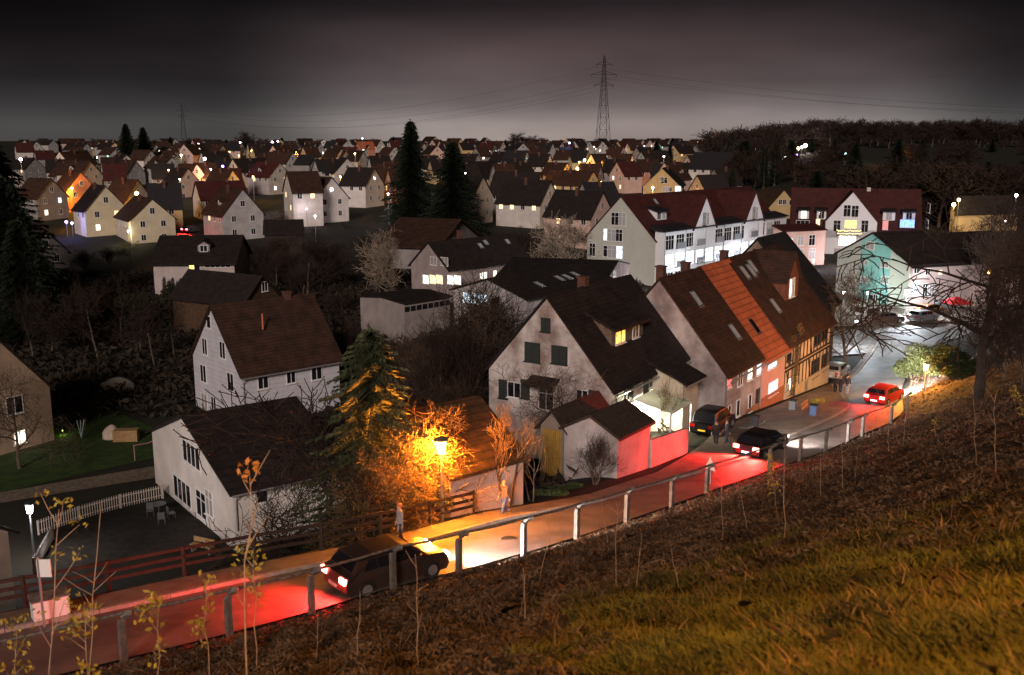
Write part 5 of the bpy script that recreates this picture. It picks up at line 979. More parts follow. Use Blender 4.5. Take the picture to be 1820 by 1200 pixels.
# ---- second apartment building
B2 = house('apartment_building', 'pinkish white apartment building with a light garland on its gable balcony', 'apartments', (1637, 420), 190, 165, -1, F=1405, W=12.5, A=338, base=-22.5, wm=PL_CLEAN, rm=RF_R, over=.3)
B2f = 'f'
xg = fx(B2, 1512, 400); crossgable(B2, xg, 9.4, B2.he + 2.6, 5.6, 1.2, PL_CLEAN, RF_R, 6)
b = MB(); b.box(xg - 4.7, xg + 4.7, .1, 1.2, -1, B2.he + 1); b.build('gable_front', PL_CLEAN, B2.root)
for px, py0, py1, w_, k in ((1505, 364, 384, 2.0, 'dark'), (1519, 365, 385, 2.0, 'dark'), (1487, 391, 411, 2, 'dark'), (1536, 391, 412, 2, 'dark'), (1511, 391, 405, 3.4, 'yellow'), (1505, 418, 436, 5, 'neutral'), (1487, 440, 465, 2, 'ash'), (1520, 445, 465, 3, 'ash')):
    x, _, z = loc_on(B2, 'f', px, (py0 + py1) / 2); winl(B2, 'f', x, z, w_ * .62, (py1 - py0) * .105, k, FR_W, off=1.2)
b = MB(); x, _, z = loc_on(B2, 'f', 1508, 411); b.box(x - 2.2, x + 2.2, 1.25, 2.2, z - .5, z - .4); b.box(x - 2.2, x + 2.2, 2.15, 2.2, z - .4, z + .45); b.build('balcony', METAL, B2.root)
b = MB(); r = random.Random(2)
for i in range(34): b.ball((x - 2.2 + 4.4 * i / 33, 2.26, z - .28 + .55 * (i % 2) + r.uniform(-.08, .08)), .075, 6, 4)
b.build('light_garland', bulbmat('garland', (1, .72, .2), 5), B2.root)
for px0, px1, k in ((1423, 1436, 'neutral'), (1456, 1467, 'dark'), (1575, 1591, 'ash'), (1611, 1627, 'dark')):
    xa, xb = sorted((fx(B2, px0, 370), fx(B2, px1, 370))); shed_dormer(B2, xa - .3, xb + .3, 1.9, 1.9, (4.4, .5), RF_S, PL_CLEAN, wins=(((xa + xb) / 2, 1.0, k, FR_W),))
for q in ((1415, 392, 1438, 405, 'dark'), (1450, 390, 1457, 408, 'warm'), (1569, 393, 1578, 408, 'red'), (1600, 391, 1625, 404, 'blue'), (1417, 417, 1434, 434, 'dark'), (1449, 418, 1457, 436, 'ash'), (1449, 445, 1457, 460, 'ash'), (1575, 425, 1590, 440, 'ash')): winp(B2, 'f', *q)
for q in ((1648, 362, 1653, 378), (1645, 390, 1650, 405)): winp(B2, 'g', *q)
b = MB(); b.box(fx(B2, 1548, 350) - .35, fx(B2, 1548, 350) + .35, -B2.W / 2 - .4, -B2.W / 2 + .4, B2.he + B2.rh - 2.5, B2.he + B2.rh + .4); b.build('chimney', PL_W, B2.roof)
B3 = house('house', 'flat roofed white link building between the two apartment blocks', 'building', (1392, 412), 175, 20, 1, L=9, W=7, rh=.8, base=-22.5, wm=PL_P, rm=RF_R, over=.3)
for q in ((1398, 424, 1408, 434, 'cyan'), (1418, 420, 1428, 436, 'ash'), (1438, 418, 1448, 436, 'dark'), (1398, 444, 1408, 460, 'dark'), (1418, 443, 1428, 460, 'ash'), (1438, 442, 1448, 460, 'ash')): winp(B3, 'f', *q)
# ---- pale green / teal house and pink building with cars
T1 = house('house', 'house with a teal stripe down its pale green gable end', 'house', (1618, 470), 134, 22, 1, F=1700, G=1489, A=415, base=-23, wm=PL_GRN, rm=RF_D, over=.5)
ya = sorted((loc_on(T1, 'g', 1529, 480)[1], loc_on(T1, 'g', 1581, 480)[1])); s = T1.slope; b = MB(); zt = lambda y: T1.he + min(y, T1.W - y) * s - .12
pts = [(-.04, ya[0], -1), (-.04, ya[1], -1), (-.04, ya[1], zt(ya[1]))] + ([(-.04, T1.W / 2, zt(T1.W / 2))] if ya[0] < T1.W / 2 < ya[1] else []) + [(-.04, ya[0], zt(ya[0]))]; b.prism(pts, (.04, 0, 0)); b.build('teal_stripe', PL_T, T1.root)
for q in ((1540, 430, 1554, 443, 'blind'), (1531, 463, 1543, 470, 'blind'), (1567, 465, 1580, 475, 'blind'), (1531, 492, 1543, 502, 'ash'), (1567, 492, 1580, 503, 'blind'), (1546, 524, 1552, 542, 'dark'), (1553, 524, 1560, 542, 'dark')): winp(T1, 'g', *q, off=.05)
T2 = house('house', 'long pink rendered building behind the parked cars', 'building', None, 0, 22, 1, Ew=T1.o + T1.u * .2 - T1.v * .1 + Vector((0, 0, T1.he - .3)), L=20, W=12, rh=3.5, base=-23, wm=plaster('pink_long', (.55, .42, .40)), rm=RF_D, over=.4)
for q in ((1622, 500, 1632, 520, 'cool'), (1640, 505, 1648, 525, 'dark'), (1652, 505, 1660, 525, 'blind'), (1625, 475, 1633, 485, 'dark'), (1645, 478, 1653, 488, 'dark'), (1668, 480, 1674, 488, 'warm')): winp(T2, 'f', *q)
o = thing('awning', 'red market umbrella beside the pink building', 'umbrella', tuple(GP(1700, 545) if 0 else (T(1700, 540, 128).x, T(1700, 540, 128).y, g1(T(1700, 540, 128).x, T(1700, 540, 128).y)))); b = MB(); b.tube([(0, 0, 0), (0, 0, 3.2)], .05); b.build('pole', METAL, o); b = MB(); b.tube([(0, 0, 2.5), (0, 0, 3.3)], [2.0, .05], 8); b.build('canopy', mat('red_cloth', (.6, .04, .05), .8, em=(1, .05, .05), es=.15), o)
# ---- right hand hill houses
def quick(label, E, t, yaw, m, F, G, A, wm, rm, base=None, wins=(), name='house', **k):
    h = house(name, label, 'house', E, t, yaw, m, F=F, G=G, A=A, wm=wm, rm=rm, base=base, **k)
    for q in wins: winp(h, q[0], *q[1:])
    return h
quick('lone dim house with two yellow windows under the wooded hill', (1586, 309), 330, 140, -1, 1540, 1626, 281, PL_G, RF_D, wins=(('g', 1602, 310, 1608, 316, 'yellow'), ('g', 1615, 319, 1619, 324, 'yellow'), ('g', 1601, 294, 1606, 299, 'dark')))
quick('small brown gabled house left of the second apartment building', (1368, 366), 235, 110, -1, 1366, 1415, 338, PL_O, RF_D, L=8, wins=(('g', 1384, 355, 1390, 363, 'dark'), ('g', 1391, 355, 1397, 363, 'dark'), ('g', 1403, 356, 1409, 364, 'dark')))
quick('house on the right edge with a long warm lit window band', (1715, 352), 250, 12, 1, 1768, 1700, 332, plaster('right_house', (.4, .35, .3)), RF_D, wins=(('f', 1722, 345, 1750, 350, 'warm'),), L=14)
quick('low roofed house lit orange from the side near the right edge', (1700, 372), 215, 15, 1, 1775, 1690, 350, PL_O, RF_D, L=16)
quick('white sliver gabled house behind the right end of the pinkish apartments', (1660, 362), 240, 150, -1, 1650, 1678, 346, PL_W, RF_D, L=6)
# ================================================================== the town: every house measured from its gable
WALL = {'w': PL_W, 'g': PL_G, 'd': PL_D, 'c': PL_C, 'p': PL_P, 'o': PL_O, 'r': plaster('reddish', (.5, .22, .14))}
ROOF = {'d': RF_D, 'b': RF_B, 'r': RF_R, 's': RF_S, 'o': RF_O}
# apex px, apex py, gable left px, gable right px, ridge end px, wall, roof, windows lit, height, label
TW = [
 (105.5,270,88.5,126,150,'w','b',0,9,''),(153,255,141.5,155,97,'g','d',0,9,''),(154,267,143,155,120,'g','d',0,8,''),(203.5,253.5,189,205,172,'g','d',1,9,''),(160,287,142,161,108,'c','b',0,9,''),
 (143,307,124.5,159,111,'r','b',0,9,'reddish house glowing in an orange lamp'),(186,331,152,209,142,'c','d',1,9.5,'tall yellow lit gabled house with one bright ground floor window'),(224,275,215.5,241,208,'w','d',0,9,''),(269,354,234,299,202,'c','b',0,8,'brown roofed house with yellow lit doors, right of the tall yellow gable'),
 (79,409,66,112,50,'d','d',0,7,'small grey gable among the dark firs at the left'),(326.7,256.6,312,345,352,'p','d',0,10,''),(277,258,267,287,250,'g','b',0,9,''),(232,256,222,242,215,'g','d',0,9,''),(267,267,253,268,233,'w','b',0,9,''),
 (304.6,278.8,288,317,260,'g','b',2,9,'house with orange light under its eaves'),(358,270.5,343,368,395,'w','d',0,9,''),(414,282.5,399,433,458,'c','d',0,9,'cream gabled house with one small attic window'),(333.6,299.6,320,350,299,'p','d',0,8,''),(413,303,407,421,392,'g','b',0,8,''),
 (244,320,231,256,204,'g','b',1,9,''),(263,327,255.5,272,299,'o','s',0,9,'house with solar panels on its roof'),(348,323.6,331,363,420,'w','r',0,8,'white pointed gable above violet lit ground floor'),(377,323,366.5,391,400,'w','r',0,8,'bluish white diamond shaped gable'),
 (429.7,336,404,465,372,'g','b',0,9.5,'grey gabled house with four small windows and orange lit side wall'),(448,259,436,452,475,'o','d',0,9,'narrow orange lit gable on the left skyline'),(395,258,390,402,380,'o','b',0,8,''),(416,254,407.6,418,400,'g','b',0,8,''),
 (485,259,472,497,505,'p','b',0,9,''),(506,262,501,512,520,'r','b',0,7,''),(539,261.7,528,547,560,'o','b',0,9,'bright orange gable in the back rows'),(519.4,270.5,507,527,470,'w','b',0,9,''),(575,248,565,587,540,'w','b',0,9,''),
 (618,250,610,629,600,'g','d',0,9,''),(636,252,630,642,660,'r','o',1,9,'house with orange lit roof and window'),(655,258,649.6,662,640,'w','d',0,7,''),(607,263.6,599,617,580,'g','d',0,9,''),(496.6,289.5,479,510,448,'g','r',1,9,'grey blue gable at the end of a red roof'),
 (617,282,595,640,540,'g','d',0,9.5,'large plain grey gable with a long black roof'),(656.5,277.5,651,664,690,'w','d',0,8,''),(679,288,674,684,695,'w','b',0,8,''),(665,299,655,681,616,'w','d',0,9.5,'white corner house with slender gable beside the brown roof'),
 (510.5,306,497,527,545,'w','b',1,11,'tall narrow pinkish white gable with a wall lamp'),(589,316,566,617,541,'w','b',0,9.5,'white gable with three dark windows and a low eave roof'),(560,275.6,552,568,530,'d','s',0,8,''),(715,244.6,708,721,692,'w','s',0,10,''),
 (774,243,766,779,745,'p','d',0,10,''),(819,246,812,824,790,'o','b',1,9,''),(777,259,767,792,760,'p','d',0,9,'pinkish gable between the two black firs'),(777,277,766,788,750,'w','d',0,9,'pale gable between the two black firs, lower one'),(843,256,833,848,814,'g','d',1,8,''),
 (866,245,858,877,835,'p','d',0,9,''),(848.6,274,842,857,820,'w','d',0,8,''),(830,288,818,854,880,'o','d',2,8.5,'tan gable with a bright window at its foot'),(857.5,313,840,875,828,'w','d',0,10,'greyish white tall gable right of the black firs'),(960,307,949,971,880,'g','d',1,9.5,'dark roofed house with a bluish lit window under its eave'),
 (929.5,255,919,942,905,'g','s',0,9,''),(936,268,926,941,900,'w','s',0,9,''),(970,253,962,977,945,'g','b',0,8,''),(1003,250,991,1010,957,'g','b',0,9,''),(1039,248,1031,1049,1011,'d','s',0,9,''),(1040,263,1035,1047,1020,'w','d',0,7,''),
 (977,274,967,983,943,'w','d',0,9,''),(1051,274,1042,1063,1075,'w','d',0,8.5,''),(1072,252,1057,1080,1098,'w','b',1,10,'bright white gable at the foot of the large pylon'),(1108,261,1100,1116,1085,'w','b',0,8,''),(1123,274,1115,1126,1095,'w','b',0,8,''),
 (1008,290,991,1019,975,'o','b',0,8,''),(1054,304.7,1038,1071,982,'o','b',0,8,'orange gable before the roof with a cyan skylight'),(977.7,322,957.5,995,900,'w','d',0,9.5,'big pale gable with one dark attic window, centre of the town'),(1071,341,1045,1092,992,'p','d',0,10,'pale gable touching the apartment roof'),
 (1036,325,1020,1048,1092,'g','s',0,8,''),(1097,288,1078,1101,1130,'p','r',2,9,'red roofed house with two cyan windows and a lit long dormer'),(1171,284,1160,1176,1135,'r','b',0,8.5,''),(1177,299.6,1149,1213,1250,'o','s',0,8.5,'wide orange lit house with balcony and two bright windows'),
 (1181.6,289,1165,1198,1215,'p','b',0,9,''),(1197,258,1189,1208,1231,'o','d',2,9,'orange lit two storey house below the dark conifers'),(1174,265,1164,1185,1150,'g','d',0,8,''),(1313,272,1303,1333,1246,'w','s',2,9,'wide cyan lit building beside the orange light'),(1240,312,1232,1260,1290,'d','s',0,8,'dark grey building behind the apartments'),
 (60,281,50,72,30,'d','d',0,8,''),(130,290,120,140,100,'d','b',0,8,''),(240,285,232,250,215,'g','b',0,8,''),(180,280,172,190,200,'d','b',0,8,''),(345,290,338,356,375,'d','b',0,8,''),(455,275,446,464,480,'g','b',0,8,''),(730,285,718,740,700,'w','b',0,8,''),(740,262,730,748,715,'g','d',0,8,''),(700,262,690,708,680,'w','b',0,8,''),
 (900,270,890,910,880,'w','d',0,8,''),(905,290,893,917,940,'d','d',0,8,''),(1015,268,1008,1022,990,'g','b',0,8,''),(1085,275,1075,1095,1110,'d','b',0,8,''),(1140,270,1131,1149,1160,'g','d',0,8,''),(1215,290,1205,1226,1245,'d','d',0,8,''),(690,300,676,698,712,'r','b',1,9,'brown roofed house left of the tallest fir'),
 (20,300,5,36,-20,'d','d',0,8,''),(90,318,72,102,40,'d','b',1,9,'hip like dark roof with a bright narrow window at the left'),(385,300,376,396,410,'g','r',0,8,''),(300,262,292,309,275,'g','d',0,8,''),(1270,300,1260,1282,1300,'d','d',0,8,''),(560,262,552,569,548,'d','b',1,8,''),(645,268,637,652,625,'g','d',0,8,''),(590,258,583,598,605,'d','b',0,8,''),
]
gx = random.Random(21)
for i in range(95):   # the farthest roofs, packed between the measured ones
    px = 30 + i * 12.9 + gx.uniform(-5, 5); py = gx.choice((246.5, 248.5, 251, 254.5)); w_ = gx.uniform(5, 9); s_ = gx.choice((-1, 1)); TW.append((px, py, px - w_, px + w_ * .8, px + s_ * gx.uniform(14, 26), gx.choice('gdwpgo' if i % 5 else 'gw'), gx.choice('dbbdrs'), gx.choice((0, 0, 0, 1)), 9, '*'))
for i in range(40):
    px = 60 + i * 29 + gx.uniform(-9, 9); py = gx.choice((262, 268, 284, 292)); w_ = gx.uniform(7, 11); s_ = gx.choice((-1, 1)); TW.append((px, py, px - w_, px + w_ * .8, px + s_ * gx.uniform(16, 30), gx.choice('gddpgo'), gx.choice('dbbdrs'), gx.choice((0, 0, 1)), 8, '*'))
for i in range(400):
    px = gx.uniform(40, 1240); py = gx.uniform(268, 348); sc2 = (py - 225) / 100; w_ = 9 + 16 * sc2
    if px > 1080 and py > 290: continue
    if any(abs(q[0] - px) < 15 + 17 * sc2 and -7 - 13 * sc2 < py - q[1] < (30 + 42 * sc2 if q[9] != '*' else 16 * sc2 + 8) for q in TW): continue
    s_ = gx.choice((-1, 1)); TW.append((px, py, px - w_ * .6, px + w_ * .5, px + s_ * w_ * gx.uniform(1.4, 2.2), gx.choice('gdwpwc'), gx.choice('dbbdrs'), gx.choice((0, 0, 1)), 8, '*'))
print('TOWN', len(TW))
LAND = [(-1e3, 130, 'far left'), (130, 210, 'above yellow gable'), (210, 300, 'left of small pylon'), (300, 350, 'by small pylon'), (350, 410, 'right of small pylon'), (410, 470, 'under round tree'), (470, 540, 'above narrow pink gable'), (540, 600, 'above long black roof'), (600, 665, 'behind large grey gable'), (665, 725, 'left of tallest fir'), (725, 800, 'near two firs'), (800, 870, 'right of two firs'), (870, 950, 'under skyline round trees'), (950, 1010, 'above big pale gable'), (1010, 1060, 'left of big pylon'), (1060, 1110, 'under big pylon'), (1110, 1180, 'right of big pylon'), (1180, 2e3, 'by orange houses')]
WN = {'w': 'white', 'g': 'grey', 'd': 'dim grey', 'c': 'cream', 'p': 'pinkish', 'o': 'ochre', 'r': 'reddish'}; RN = {'d': 'black', 'b': 'brown', 'r': 'dark red', 's': 'slate', 'o': 'orange'}
cnt = {}; TH = []
SMALLW = {}
def town_house(ax, ay, gl, gr, rx, wc, rc, li, H, lab, idx):
    H = H * 1.13
    r = random.Random(idx); ra = ray(ax, ay); t = 170.0
    while t < 1250:
        y = ra.y * t; x = ra.x * t
        if ra.z * t <= float(valley(np.array([x]), np.array([y]))[0]) + H: break
        t += 3
    ap = ra * t; gp_ = (gr - gl); m = 1 if rx > ax else -1
    W = 9.0 if H >= 9 else 8.0; sy = min(.97, max(.35, gp_ * t / (FPX * W)))
    if gp_ * t / (FPX * W) > .97: W = min(14, gp_ * t / (FPX * .97))
    a = math.asin(sy)    # ridge heading: right and away, or left and away
    yaw = a if m > 0 else math.pi - a
    u = Vector((math.cos(yaw), math.sin(yaw), 0)); L = min(18, max(7, abs(rx - ax) * t / FPX / max(.3, abs(u.x)))); v = Vector((-u.y, u.x, 0)) * m
    gz_ = float(valley(np.array([ap.x]), np.array([ap.y]))[0]); rh = W / 2 * r.uniform(.85, 1.2) * (1 if wc != 'o' or W < 12 else .62); rh = min(rh, H * .58); e = ap - v * W / 2 - Vector((0, 0, rh))
    if not lab or lab == '*':
        for a0, a1, nm in LAND:
            if a0 <= ax < a1: break
        rw = 'on the skyline' if ay < 250 else 'last rows' if ay < 262 else 'back rows' if ay < 280 else 'middle rows'
        side = 'roof at right' if m > 0 else 'roof at left'
        lab_ = '%s gable, %s %s, %s, %s' % (WN[wc], RN[rc], side, rw, nm); grp = None
    else: lab_ = lab
    h = house('house', lab_, 'house', None, 0, math.degrees(yaw), m, Ew=e, L=L, W=W, rh=rh, base=gz_, wm=WALL[wc], rm=ROOF[rc], over=.45)
    TH.append((ax, h, lab, m, wc, rc, t))
    if t < 1000:
        big = t < 420; ws = .9 if big else 1.0
        lt = ['warm', 'neutral', 'cool']; ks = ['dark'] * 4
        z1 = h.he + rh * .42; winl(h, 'g', W / 2, z1, ws, 1.2, 'dark')
        z0 = h.he - .9; lk = r.choice(lt)
        for q in (.27, .73): winl(h, 'g', W * q, z0, ws, 1.2, lk if (li and q > .5) else 'dark')
        if big:
            for q in (.27, .73): winl(h, 'g', W * q, z0 - 2.8, ws, 1.2, 'dark' if not li or q > .5 else r.choice(lt)) if h.he > 4 else None
            for k in range(int(L / 3)): winl(h, 'f', 1.6 + k * 3, z0, 1.0, 1.2, r.choice(ks + lt[:1]))
        elif li: winl(h, 'f', 2, z0, 1.4, 1.2, r.choice(lt + ['orange', 'cyan'])); winl(h, 'f', 4.6, z0, 1.0, 1.2, 'dark')
        if r.random() < .7: b = MB(); b.box(L * .5 - .3, L * .5 + .3, h.m * (W / 2 - 1.1), h.m * (W / 2 - .5), h.he + rh - 1, h.he + rh + .7); b.build('chimney', BRICK, h.roof)
        if t < 380 and r.random() < .4 and L > 8 and rh > 3: gable_dormer(h, L * r.uniform(.35, .65), 1.7, W * .16, .9, .6, WALL[wc], ROOF[rc], wins=((0, .8, .8, 'dark', FR_W),))
        elif r.random() < .22 and L > 9: skylight(h, L * .6, .5, kind=r.choice(['ash', 'dark', 'dark', 'neutral']))
    return h
for i, q in enumerate(TW): town_house(*q, i)
from collections import Counter
cc = Counter(h.root['label'] for _, h, *_ in TH); ordn = ['leftmost', 'second from left', 'third from left', 'fourth from left', 'fifth from left', 'sixth from left']
for lb_, n in cc.items():
    if n > 1:
        for j, (ax, h, *_) in enumerate(sorted([q for q in TH if q[1].root['label'] == lb_], key=lambda q: q[0])): h.root['label'] = lb_.replace(' in the', ' in').replace(' on the', ' on') if 0 else ordn[min(j, 5)] + ' ' + lb_
for ax, h, *_ in TH: h.root['group'] = 'houses of the town'
# a few details of well visible town houses
def th(ax): return min(TH, key=lambda q: abs(q[0] - ax))[1]
h = th(1177); 
for q in ((1200, 331, 1206, 341, 'cool'), (1207, 331, 1210, 341, 'cool'), (1178, 332, 1190, 341, 'ash'), (1175, 316, 1186, 326, 'dark')): winp(h, 'g', *q)
h = th(1054.01)
# ================================================================== street lamps, coloured lights of the town
LC = {'w': ((1, .85, .95), bulbmat('town_white', (1, .85, 1), 14)), 'c': ((.55, 1, .95), bulbmat('town_cyan', (.6, 1, .95), 9)), 'o': ((1, .42, .05), bulbmat('town_sodium', (1, .62, .22), 14)), 'v': ((.40, .2, 1), bulbmat('town_violet', (.4, .2, 1), 9)), 'y': ((1, .85, .4), bulbmat('town_warm', (1, .85, .5), 8)), 'r': ((1, .04, .04), bulbmat('town_red', (1, .06, .06), 9)), 'b': ((.2, .4, 1), bulbmat('town_blue', (.3, .5, 1), 10))}
def townlamp(px, py, t, c, power, size, label):
    p = T(px, py, t); z = float(valley(np.array([p.x]), np.array([p.y]))[0]); col, bm = LC[c]; power *= 2.4 if c == 'o' else 1.5; H = max(p.z - z, 2.5); o = thing('street_lamp', label, 'street lamp', (p.x, p.y, z), 0, 'lamps of the town'); b = MB(); b.tube([(0, 0, 0), (0, 0, H)], .07, 5); b.build('pole', METAL, o); b = MB(); b.ball((0, 0, H + size * .6), size, 10, 6); b.build('bulb', bm, o)
    if power: glow(o, (0, -size * 1.6 - .3, H + size * .6), col, power, .3)
for q in ((37, 285, 300, 'w', 700, .45, 'white star like lamp at the far left of the town'), (353, 258, 560, 'w', 900, .6, 'white lamp right of the left pylon foot'), (364, 284, 400, 'w', 1300, .6, 'brightest white lamp left of the cream gable'), (427, 254, 640, 'w', 800, .6, 'white lamp in front of the round skyline tree'), (484, 254, 660, 'w', 900, .7, 'white lamp above the peach gable, left of two'), (494, 252, 680, 'w', 700, .55, 'white lamp above the peach gable, right of two'), (396, 297, 330, 'v', 500, .4, 'violet lamp at the cream house'), (644, 247, 640, 'b', 600, .5, 'bluish lamp before the dark tower on the skyline'),
          (243, 346, 232, 'o', 700, .45, 'orange lamp above the brown roofed house'), (508, 328, 262, 'w', 1500, .45, 'white lamp before the tall narrow gable'), (128, 336, 262, 'o', 2600, .3, 'orange lamp before the reddish gable'), (1012, 255, 560, 'b', 500, .5, 'bluish lamp between skyline roofs'), (1039, 286, 470, 'c', 700, .6, 'cyan lamp in the middle of the town'), (1026, 301, 390, 'o', 1400, .5, 'glaring lamp above the red brown roof'), (1225, 287, 430, 'o', 9000, .5, 'orange lamp before the two storey orange house'), (1180, 279, 440, 'w', 300, .4, 'small white lamp right of the pink gables'), (1233, 300, 400, 'w', 300, .5, 'white lamp left of the cyan lit building'), (1268, 289, 400, 'c', 3500, .4, 'cyan street lamp before the cyan lit building'), (1308, 303, 385, 'c', 3500, .4, 'second cyan lamp at the corner of the cyan lit building'),
          (1340, 267, 420, 'w', 600, .6, 'pair lamp on the dark hillside, left'), (1345, 267, 422, 'w', 500, .55, 'pair lamp on the dark hillside, right'), (1345, 286, 400, 'y', 500, .6, 'warm lamp below the pair on the hillside'), (1418, 282, 380, 'y', 900, .55, 'warm lamp of the row by the coloured lights'), (1424, 283, 384, 'w', 700, .5, 'white lamp of the row by the coloured lights'), (1430, 281, 388, 'w', 1200, .75, 'brightest lamp of the row by the coloured lights'), (1388, 298, 350, 'c', 500, .5, 'cyan light left in the coloured group'), (1395, 300, 350, 'c', 500, .5, 'cyan light right in the coloured group'), (1391, 294, 352, 'r', 500, .45, 'upper red light in the coloured group'), (1402, 302, 352, 'r', 400, .45, 'lower red light in the coloured group'), (1414, 304, 350, 'v', 300, .4, 'violet light right of the coloured group'), (1501, 287, 330, 'c', 250, .45, 'lonely cyan light on the dark hill'),
          (1588, 318, 320, 'o', 900, .5, 'orange lamp before the lone house on the hill'), (1695, 366, 205, 'o', 900, .4, 'orange lamp among trees near the right edge, left of two'), (1704, 357, 212, 'y', 900, .35, 'yellowish lamp among trees near the right edge, right of two'), (1806, 349, 190, 'w', 250, .3, 'small white lamp at the right edge'), (1787, 393, 170, 'w', 120, .25, 'small white lamp low at the right edge'),  (308, 384, 232, 'w', 900, .3, 'cold lamp lighting the violet ground floor'), (180, 385, 225, 'o', 1500, .01, 'lamp lighting the tall yellow gable'), (118, 396, 214, 'v', 260, .3, 'violet decoration lamp by the yellow gabled house'), (128, 398, 214, 'b', 200, .25, 'blue decoration lamp by the yellow gabled house'),
          (228, 412, 205, 'y', 350, .2, 'warm door lamp of the brown roofed house'), (300, 303, 330, 'o', 700, .2, 'orange lamp by the house with lit eaves'), (322, 277, 410, 'y', 2600, .4, 'warm lamp inside the lit pale tree'), (312, 290, 380, 'y', 500, .3, 'warm lamp below the lit pale tree'), (447, 268, 520, 'o', 1800, .2, 'orange lamp by the narrow orange gable'), (534, 276, 480, 'o', 1300, .2, 'orange lamp by the bright orange gable'), (631, 274, 470, 'o', 1400, .35, 'orange lamp by the orange roofed house'), (1058, 322, 300, 'o', 1000, .1, 'orange lamp by the orange gable'), (1160, 335, 262, 'o', 3800, .35, 'orange lamp left of the wide orange house'), (1195, 352, 252, 'o', 2600, .2, 'orange lamp in front of the wide orange house'), (827, 309, 330, 'w', 400, .3, 'white lamp at the foot of the tan gable'), (1056, 262, 560, 'o', 900, .35, 'lamp lighting the bright gable by the pylon'), (545, 372, 230, 'w', 160, .1, 'lamp lighting the white gable with three windows'), (690, 345, 235, 'w', 700, .1, 'lamp lighting the white corner house'), (1240, 252, 640, 'o', 900, .1, 'orange glow lamp at the end of the skyline'), (1290, 275, 430, 'o', 900, .2, 'orange lamp behind the cyan building'), (560, 385, 205, 'w', 300, .2, 'lamp in the garden below the white gables')):
    townlamp(*q)
LP_ = [(gx.uniform(50, 1230), gx.uniform(262, 330)) for _ in range(34)]; LP_.sort()  # lamps added at random spots to give the streets a glow
for i, (px, py) in enumerate(LP_):
    t = {0: 640, 1: 520, 2: 420, 3: 340, 4: 300}[min(4, int((py - 262) / 13))]; c = 'oowyoocyow'[i % 10]
    townlamp(px, py, t, c, {'o': 1500, 'w': 900, 'y': 1300, 'c': 700}[c] * (t / 450) ** 2, .16 + t / 4000, ('small added %s lamp between the town roofs, number %s from the left of its kind' % ({'o': 'orange', 'w': 'white', 'y': 'warm', 'c': 'cyan'}[c], sum(1 for k in range(i + 1) if 'oowyoocyow'[k % 10] == c))))
pr_ = T(338, 404, 222); cr2 = car('car with glaring red tail lights parked before the white gables on the left', (pr_.x, pr_.y, float(valley(np.array([pr_.x]), np.array([pr_.y]))[0]) + .1), R(70), cpaint('grey2', (.2, .2, .2)), tail=mat('tail_lamp_glare', (.5, .02, .02), .3, em=(1, .05, .06), es=60)); carlights(cr2, 4.3, 5000, 0)
tree('farpale', 322, 425, 268, 'pale tree lit from inside by a warm lamp, below the left pylon', 'bare_tree')
# light in front of the white apartments
for i, (px, py, t, pw, c) in enumerate(((1205, 512, 142, 1200, (.86, .93, 1)), (1265, 492, 152, 1200, (.86, .93, 1)), (1330, 470, 168, 1200, (.88, .93, 1)), (1445, 478, 172, 260, (1, .82, .95)), (1510, 480, 176, 1500, (1, .85, .95)), (1500, 520, 126, 350, (.8, 1, .92)))):
    slamp(px, py, t, ('cool lamp before the left bay of the apartments', 'cool lamp before the middle bay of the apartments', 'cool lamp before the right bay of the apartments', 'pinkish lamp before the second apartment building', 'pinkish lamp under the garland balcony', 'pale lamp beside the green gable')[i], c, pw, BW if i < 5 else BC, .8)
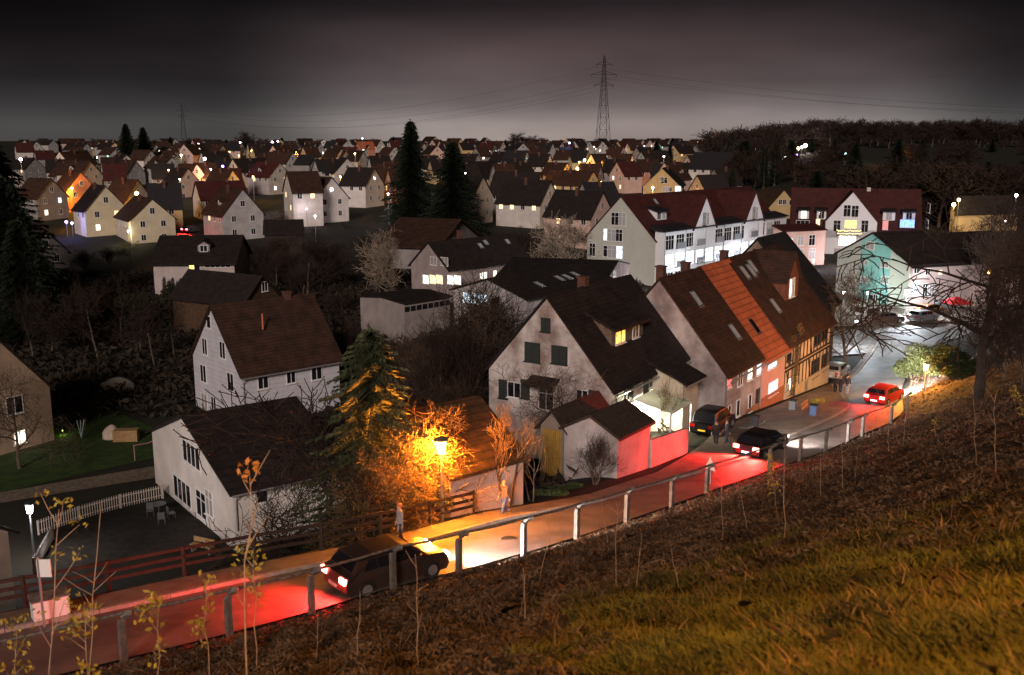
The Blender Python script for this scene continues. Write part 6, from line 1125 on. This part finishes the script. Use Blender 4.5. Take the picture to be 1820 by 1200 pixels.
# ================================================================== pylons and wires
def pylon(px, t, top, label, wd=1.0):
    p = T(px, 300, t); z = float(valley(np.array([p.x]), np.array([p.y]))[0]); q = (600 - top) / FPX; yy = (t + z * SP) / CP; H = (q * t - yy * SP) / CP - z; o = thing('power_pylon', label, 'pylon', (p.x, yy, z), R(12)); b = MB(); w_ = lambda f: H * .062 * wd * (1 - f) ** 1.1 + H * .006; th_ = H * .0023
    lv = [0, .16, .3, .42, .53, .63, .71, .79, .86, .92, .97]
    for sx in (-1, 1):
        for sy in (-1, 1): b.tube([(sx * w_(f), sy * w_(f), H * f) for f in lv] + [(0, 0, H)], th_, 4)
    for f0, f1 in zip(lv[:-1], lv[1:]):
        for s in (-1, 1):
            b.tube([(-w_(f0), s * w_(f0), H * f0), (w_(f1), s * w_(f1), H * f1)], th_ * .6, 3); b.tube([(w_(f0), s * w_(f0), H * f0), (-w_(f1), s * w_(f1), H * f1)], th_ * .6, 3); b.tube([(s * w_(f0), -w_(f0), H * f0), (s * w_(f1), w_(f1), H * f1)], th_ * .6, 3)
            b.tube([(-w_(f1), s * w_(f1), H * f1), (w_(f1), s * w_(f1), H * f1)], th_ * .5, 3)
    b.build('lattice_mast', METAL_D, o); ends = []
    for f, l in ((.72, .10), (.82, .13), (.91, .085)):
        b = MB()
        for s in (-1, 1): b.tube([(s * H * l * .95, 0, H * f), (0, 0, H * (f + .035))], th_ * .8, 4); b.tube([(s * H * l, 0, H * f), (0, 0, H * f)], th_ * .8, 4); b.tube([(s * H * l * .95, 0, H * f), (s * H * l * .95, 0, H * (f - .02))], th_ * .8, 4); ends.append(Vector((p.x + s * H * l * .95, yy, z + H * (f - .02))))
        b.build('cross_arm', METAL_D, o)
    return ends
METAL_D = mat('pylon_steel', (.05, .045, .045), .6, .5)
P1_ = pylon(1071, 600, 108, 'tall lattice power pylon right of centre against the glowing sky', 1.05); P2_ = pylon(328, 900, 186, 'smaller faint lattice power pylon at the left on the skyline', 1.0)
def wire(a, b, sag, rad, label):
    o = thing('power_line', label, 'power line', tuple(a), 0, 'power lines'); m = MB(); m.tube([(b - a) * (k / 24) - Vector((0, 0, sag * 4 * (k / 24) * (1 - k / 24))) for k in range(25)], rad, 3); m.build('wire', METAL_D, o)
for i in (0, 1, 3, 4): wire(P1_[i], P2_[i], 16, .05, 'thin power line sagging between the two pylons')
for i in (2, 3, 4): e = P1_[i] + Vector((420, -20, -12 - 3 * i)); wire(P1_[i], e, 10, .05, 'thin power line running right from the tall pylon over the wooded hill')
